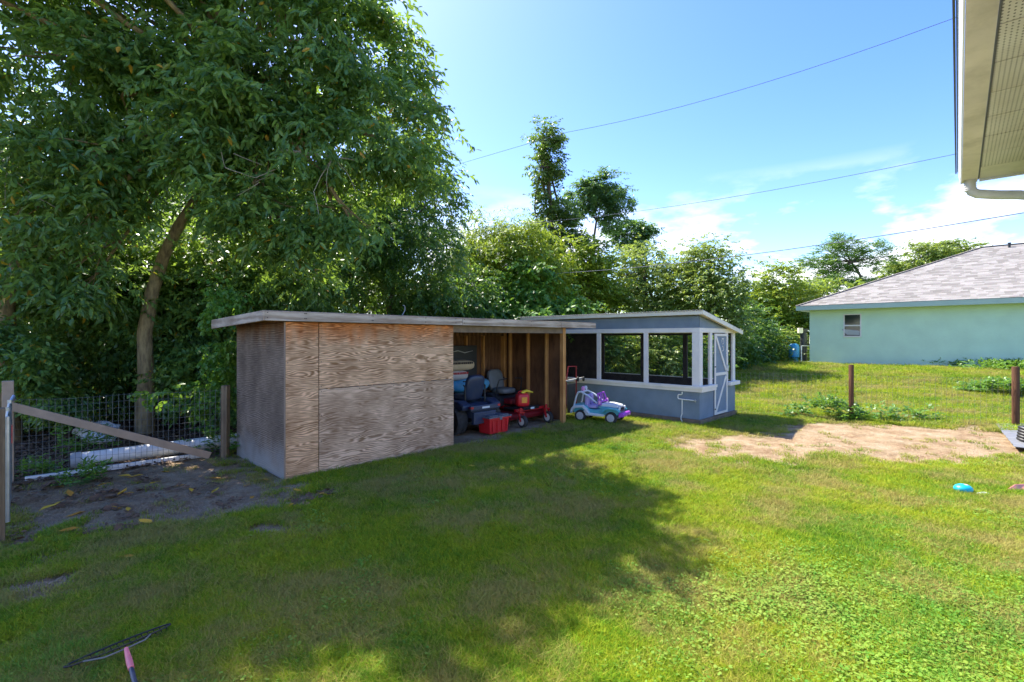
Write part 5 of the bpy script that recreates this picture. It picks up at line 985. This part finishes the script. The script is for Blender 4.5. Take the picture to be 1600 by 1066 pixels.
# red tote
to = empty('storage_tote', W(4.02, .20), GRID, 'red plastic tote with dusty dark grey lid on the grass before the blue mower', 'tote')
tb_ = MB(); x0, x1, y0, y1 = .02, .58, .02, .38
P = [(x0 + .03, y0 + .02, .01), (x1 - .03, y0 + .02, .01), (x1 - .03, y1 - .02, .01), (x0 + .03, y1 - .02, .01), (x0, y0, .33), (x1, y0, .33), (x1, y1, .33), (x0, y1, .33)]
tb_.add(P, [(3, 2, 1, 0), (4, 5, 6, 7), (0, 1, 5, 4), (1, 2, 6, 5), (2, 3, 7, 6), (3, 0, 4, 7)]).build('tub', 'redplastic', to, bevel=.012)
for k in range(4): MB().box(.10 + .13 * k, .13 + .13 * k, .004, .022, .05, .28).build('rib', 'redplastic', to, bevel=.004)
bx('rim', 'redplastic', to, -.01, .61, -.01, .41, .30, .33, bevel=.005)
MB().box(-.02, .62, -.02, .42, .331, .36).box(.03, .27, .03, .37, .36, .378).box(.31, .57, .03, .37, .36, .378).build('lid', 'lid', to, bevel=.006)
bx('latch', 'lid', to, .27, .33, -.03, -.012, .29, .36, bevel=.004)
# gas can on the mower foot plate
gc = empty('gas_can', W(5.42, .62, .415), GRID - .4, 'red gas can with yellow spout standing on the red mower', 'gas can')
MB().blob((0, 0, .14), (.15, .11, .15), power=.45, nu=20, nv=12).build('body', 'redplastic', gc, smooth=True)
MB().tube([(.0, 0, .28), (.02, 0, .31), (.10, -.02, .34), (.24, -.05, .30)], [.045, .042, .03, .014], 10).build('spout', 'yellow', gc, smooth=True)
MB().tube([(-.10, 0, .26), (-.09, 0, .32), (.0, 0, .34), (.03, 0, .28)], .014, 8).build('handle', 'redplastic', gc, smooth=True)
bx('label', 'orange', gc, -.06, .07, -.1125, -.108, .08, .20)
# sacks, bag, bin on a rough shelf
sh = empty('shelf', W(4.25, 1.55, 0), GRID, 'rough wooden shelf half hidden behind the plywood front', 'shelf')
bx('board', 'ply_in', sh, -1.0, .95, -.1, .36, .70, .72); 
for x in (-.95, -.05, .90): bx('leg', 'stud', sh, x, x + .04, .30, .35, 0, .70)
def sack(name, loc, ang, r, mat, label, ink, rows):
    s = empty(name, loc, ang, label, 'sack', 'sacks stacked on the shelf')
    MB().blob((0, 0, 0), r, power=.6, jit=.03, seed=3, nu=24, nv=10).build('body', mat, s, smooth=True)
    k = 0
    for j in range(rows):
        x = -r[0] * .75
        rnd_ = random.Random(j + 9)
        while x < r[0] * .7:
            w = rnd_.uniform(.03, .055); bx('print', ink, s, x, x + w, -r[1] - .0015, -r[1] * .99 + .002, r[2] * (.28 - .5 * j), r[2] * (.28 - .5 * j) + .045); x += w + .014
    return s
sack('feed_sack', W(4.30, 1.68, 1.33), GRID, (.52, .24, .12), 'sacktan', 'tan paper sack with dark print, topmost on the pile', 'ink', 1)
sack('feed_sack', W(4.20, 1.68, 1.11), GRID, (.42, .24, .11), 'sackwhite', 'pale sack with red print under the tan one', 'inkred', 1)
bg_ = tag(MB().blob((0, 0, 0), (.62, .22, .15), power=.6, jit=.10, seed=12, nu=22, nv=10).build('bag', 'sackblue', smooth=True), 'crumpled light blue bag under the two sacks', 'bag'); bg_.location = W(4.65, 1.66, .87); bg_.rotation_euler = (0, 0, GRID)
bn = empty('plastic_bin', W(3.68, 1.2, .685), GRID, 'small light grey bin resting on the blue mower beside its seat', 'bin'); bx('tub', 'lgrey', bn, -.14, .14, -.12, .12, 0, .16, bevel=.015); bx('lid', 'lgrey', bn, -.155, .155, -.135, .135, .161, .185, bevel=.008); bx('label', 'toywhite', bn, .0, .10, -.123, -.1205, .05, .11)
bp_ = empty('black_panel', W(3.6, 1.90, .62), GRID, 'large black panel leaning on the back wall with a pale scuff', 'panel'); bx('sheet', 'black', bp_, 0, 1.59, 0, .03, 0, 1.15, bevel=.01)
MB().tube([(.8, -.004, 1.0), (1.0, -.004, 1.03), (1.2, -.004, .98), (1.45, -.004, 1.02)], [.004, .012, .012, .004], 6).build('scuff', 'lgrey', bp_)
# red cart frame by the corner post
ct = empty('hand_cart', W(7.35, .72), GRID - .3, 'dark red tubular hand cart with small black wheels standing on end', 'cart')
MB().tube([(-.16, 0, .02), (-.16, 0, .80), (-.12, -.05, 1.22), (.12, -.05, 1.22), (.16, 0, .80), (.16, 0, .02)], .017, 8).build('frame', 'darkred', ct, smooth=True)
bx('bed', 'black', ct, -.12, .12, -.02, .02, .04, .78, bevel=.01); MB().beam((-.2, -.05, .86), (.3, -.05, .92), .05, .03).build('handle_arm', 'lgrey', ct)
wheel(ct, 'wheel', (.12, -.12, .90), .062, .04, .03, 'black', R(40), tread=False); wheel(ct, 'wheel', (.30, -.12, .90), .062, .04, .03, 'black', R(40), tread=False)

# ------------------------------------------------------------------ toy jeep
ja = math.atan2(-.51, .86); jp = empty('toy_car', Vector((2.05, 11.42, 0)), ja, 'turquoise and white ride-on toy jeep with purple windscreen frame and bumper', 'toy car')
WB = .37
for sx in (1, -1):
    for sy in (1, -1): wheel(jp, 'wheel', (WB * sx, .25 * sy, .135), .135, .10, .088, 'silver', spokes=6, tread=False)
def jb(name, mat, poly, y0, y1, bevel=.012): return MB().prism(poly, y0, y1).build(name, mat, jp, bevel=bevel)
jb('lower_body', 'teal', [(-.56, .20), (-.50, .17), (.50, .17), (.54, .25), (.50, .36), (.12, .38), (.08, .30), (-.16, .29), (-.24, .38), (-.56, .38)], -.22, .22)
jb('side_sill', 'toywhite', [(-.24, .15), (.20, .15), (.22, .20), (-.20, .22), (-.25, .30), (-.30, .24)], -.27, -.221); jb('side_sill', 'toywhite', [(-.24, .15), (.20, .15), (.22, .20), (-.20, .22), (-.25, .30), (-.30, .24)], .221, .27)
for sy in (1, -1):
    a, b = sorted((sy * .19, sy * .31))
    jb('front_fender', 'tealdark' if sy > 0 else 'teal', [(.14, .24), (.20, .33), (.30, .37), (.52, .35), (.58, .29), (.55, .285), (.48, .315), (.31, .33), (.24, .30), (.19, .24)], a, b, .008)
    jb('rear_fender', 'toywhite', [(-.62, .18), (-.60, .28), (-.53, .36), (-.30, .38), (-.20, .30), (-.14, .20), (-.19, .20), (-.24, .27), (-.31, .33), (-.50, .31), (-.56, .25), (-.58, .18)], a, b, .008)
jb('hood', 'toywhite', [(.10, .40), (.12, .44), (.30, .445), (.50, .41), (.52, .38), (.50, .365), (.12, .38)], -.21, .21)
jb('grille', 'silver', [(.50, .22), (.545, .25), (.535, .385), (.505, .40)], -.17, .17, .006)
for k in range(7): bx('grille_slot', 'black', jp, .540, .549, -.135 + .042 * k, -.120 + .042 * k, .27, .36)
for sy in (1, -1): MB().lathe([(.035, 0), (.04, .015), (.03, .03)], 14, Matrix.Translation((.535, .19 * sy, .35)) @ Matrix.Rotation(R(90), 4, 'Y')).build('headlight', 'toywhite', jp, smooth=True)
jb('bumper', 'purple', [(.53, .15), (.66, .17), (.68, .23), (.64, .27), (.54, .25)], -.25, .25, .02)
for sy in (1, -1): bx('bumper_lamp', 'pink', jp, .678, .69, .13 * sy - .03, .13 * sy + .03, .18, .22, bevel=.006)
for sy in (1, -1): MB().blob((-.25, .11 * sy, .47), (.05, .09, .16), power=.6).build('seat_back', 'lilac', jp, smooth=True); MB().blob((-.12, .11 * sy, .35), (.12, .09, .04), power=.6).build('seat', 'lilac', jp, smooth=True)
ws = MB()
fr_ = [(.12, -.22, .42), (.03, -.22, .66), (.03, .22, .66), (.12, .22, .42)]
for a, b in ((0, 1), (1, 2), (2, 3), (0, 3)): ws.beam(fr_[a], fr_[b], .035, .03)
ws.beam((.09, -.08, .45), (.03, -.05, .66), .03, .025).beam((.09, .08, .45), (.03, .05, .66), .03, .025).beam((.09, -.2, .47), (.09, .2, .47), .02, .03)
ws.build('windscreen_frame', 'purple', jp, bevel=.005)
for sy in (1, -1): MB().blob((.10, .27 * sy, .47), (.025, .045, .05), power=.7).build('mirror', 'pink', jp, smooth=True)
MB().tube([(.02, 0, .42), (-.03, 0, .47)], .012, 6).tube([(-.03 + .02 * math.sin(t), .055 * math.cos(t), .47 + .05 * math.sin(t)) for t in np.linspace(0, 6.283, 15)], .01, 6).build('steering_wheel', 'lilac', jp, smooth=True)
for sy in (1, -1): MB().tube([(-.55, .22 * sy, .34), (-.50, .21 * sy, .56), (-.46, .20 * sy, .66), (-.38, .20 * sy, .68), (-.20, .21 * sy, .60), (.03, .22 * sy, .44)], .021, 8).build('roll_bar', 'toywhite', jp, smooth=True)
MB().tube([(-.44, -.20, .67), (-.44, .20, .67)], .021, 8).tube([(-.36, -.20, .68), (-.36, .20, .68)], .018, 8).build('roof_bar', 'toywhite', jp, smooth=True)
for y in (-.08, .08): MB().lathe([(.02, -.03), (.055, -.02), (.06, .0), (.058, .025), (.03, .03)], 14, Matrix.Translation((-.38, y, .745)) @ Matrix.Rotation(R(90), 4, 'Y')).build('roof_light', 'pink' if y < 0 else 'toywhite', jp, smooth=True)

# ------------------------------------------------------------------ scattered things on the lawn
q4 = [G(1556, 667), G(1660, 667), G(1660, 716), G(1586, 707)]
gs = MB(); cpt = sum(q4, Vector((0, 0, 0))) / 4
rows_ = 40
for k in range(rows_):
    t0, t1 = k / rows_, (k + 1) / rows_; zz = lambda t: .05 + .03 * t + .012 * math.cos(t * 6.283 * 9)
    a0 = q4[0].lerp(q4[3], t0) - cpt; b0 = q4[1].lerp(q4[2], t0) - cpt; a1 = q4[0].lerp(q4[3], t1) - cpt; b1 = q4[1].lerp(q4[2], t1) - cpt
    gs.add([a0 + Vector((0, 0, zz(t0))), b0 + Vector((0, 0, zz(t0))), b1 + Vector((0, 0, zz(t1))), a1 + Vector((0, 0, zz(t1)))], [(0, 1, 2, 3)])
gso = tag(gs.build('metal_sheet', 'greysheet', fix=False), 'grey corrugated sheet lying flat at the right end of the dirt', 'sheet'); gso.location = cpt; gsm = gso.modifiers.new('thick', 'SOLIDIFY'); gsm.thickness = .008
cg = G(1614, 698); cb = MB()
for k in range(5): cb.tube([(.20 * math.cos(t) * (1 - .05 * k), .16 * math.sin(t), .05 + .05 * k + .01 * math.sin(3 * t)) for t in np.linspace(0, 6.283, 22)], .032, 8, False)
tag(cb.build('drain_hose_coil', 'black', smooth=True, fix=False), 'coil of black ribbed hose beside the grey sheet', 'hose').location = cg + Vector((0, 0, .07))
bl_ = empty('play_ball', G(1505, 771), 0, 'half deflated turquoise ball on the sunny lawn', 'ball'); MB().blob((0, 0, .055), (.098, .09, .062), power=.95, nu=20, nv=12).build('skin', 'aqua', bl_, smooth=True); MB().blob((.02, -.01, .11), (.03, .03, .008)).build('valve', 'lgrey', bl_, smooth=True)
tag(MB().blob((0, 0, .02), (.09, .04, .025), jit=.4, seed=5).build('paper_scrap', 'toywhite'), 'crumpled white scrap right of the turquoise ball', 'scrap').location = G(1537, 775)
sg_ = empty('toy_shovel', G(1568, 770), R(8), 'salmon pink plastic toy shovel lying at the right edge', 'toy')
MB().add([(0, 0, .02), (.16, .03, .05), (.34, .05, .06), (.36, -.05, .05), (.16, -.04, .03), (.0, -.01, .01), (.17, 0, .10), (.34, 0, .10)], [(0, 1, 6), (1, 2, 7, 6), (7, 3, 4, 6), (6, 4, 5, 0), (0, 5, 4, 3, 2, 1), (2, 3, 7)]).build('scoop', 'salmon', sg_, bevel=.006); MB().tube([(.34, 0, .07), (.62, .02, .06)], .016, 8).build('handle', 'salmon', sg_, smooth=True)
# hoop net with pink grip, front left
n0_, n1_ = G(100, 1062), G(266, 992); nc = (n0_ + n1_) / 2; na = (n1_ - n0_).to_2d().length / 2
nt_ = empty('hoop_net', Vector((nc.x, nc.y, 0)), math.atan2((n1_ - n0_).y, (n1_ - n0_).x), 'collapsed dark hoop net with pink grip lying in the grass', 'net')
MB().tube([(na * math.cos(t), 0.032 * math.sin(t), .07) for t in np.linspace(0, 6.283, 40)], .005, 7, False).build('hoop', 'black', nt_, smooth=True)
nm = MB(); 
for k in range(16):
    t = -.9 + 1.8 * k / 15; w = .032 * math.sqrt(1 - t * t); nm.tube([(na * t, -w, .07), (na * t + .01, -w * .3, .035), (na * t, w, .07)], .0025, 4)
for y in (-.02, .0, .02): nm.tube([(-na * .8, y, .045), (0, y, .035), (na * .8, y, .045)], .0025, 4)
nm.build('netting', 'black', nt_)
ga_ = G(197, 1037); gb_ = G(208, 1085); mw = Matrix.Translation(nt_.location) @ Rz(nt_.rotation_euler.z); iv = mw.inverted()
a_ = iv @ (ga_ + Vector((0, 0, .09))); b_2 = iv @ (gb_ + Vector((0, 0, .10))); c_ = a_ + (b_2 - a_) * 6
MB().tube([a_ - (b_2 - a_) * .0, a_ + (b_2 - a_) * .5, a_ + (b_2 - a_) * .75], [.011, .017, .015], 10).build('grip', 'pinkgrip', nt_, smooth=True)
MB().tube([a_ + (b_2 - a_) * .75, c_], .012, 8).build('pole', 'navy', nt_, smooth=True)
MB().tube([a_, a_ + Vector((.10, .02, -.005)), (na * .55, -.027, .07)], .005, 6).tube([a_, a_ + Vector((-.10, .01, -.005)), (-na * .7, -.023, .07)], .005, 6).build('yoke', 'grey', nt_, smooth=True)
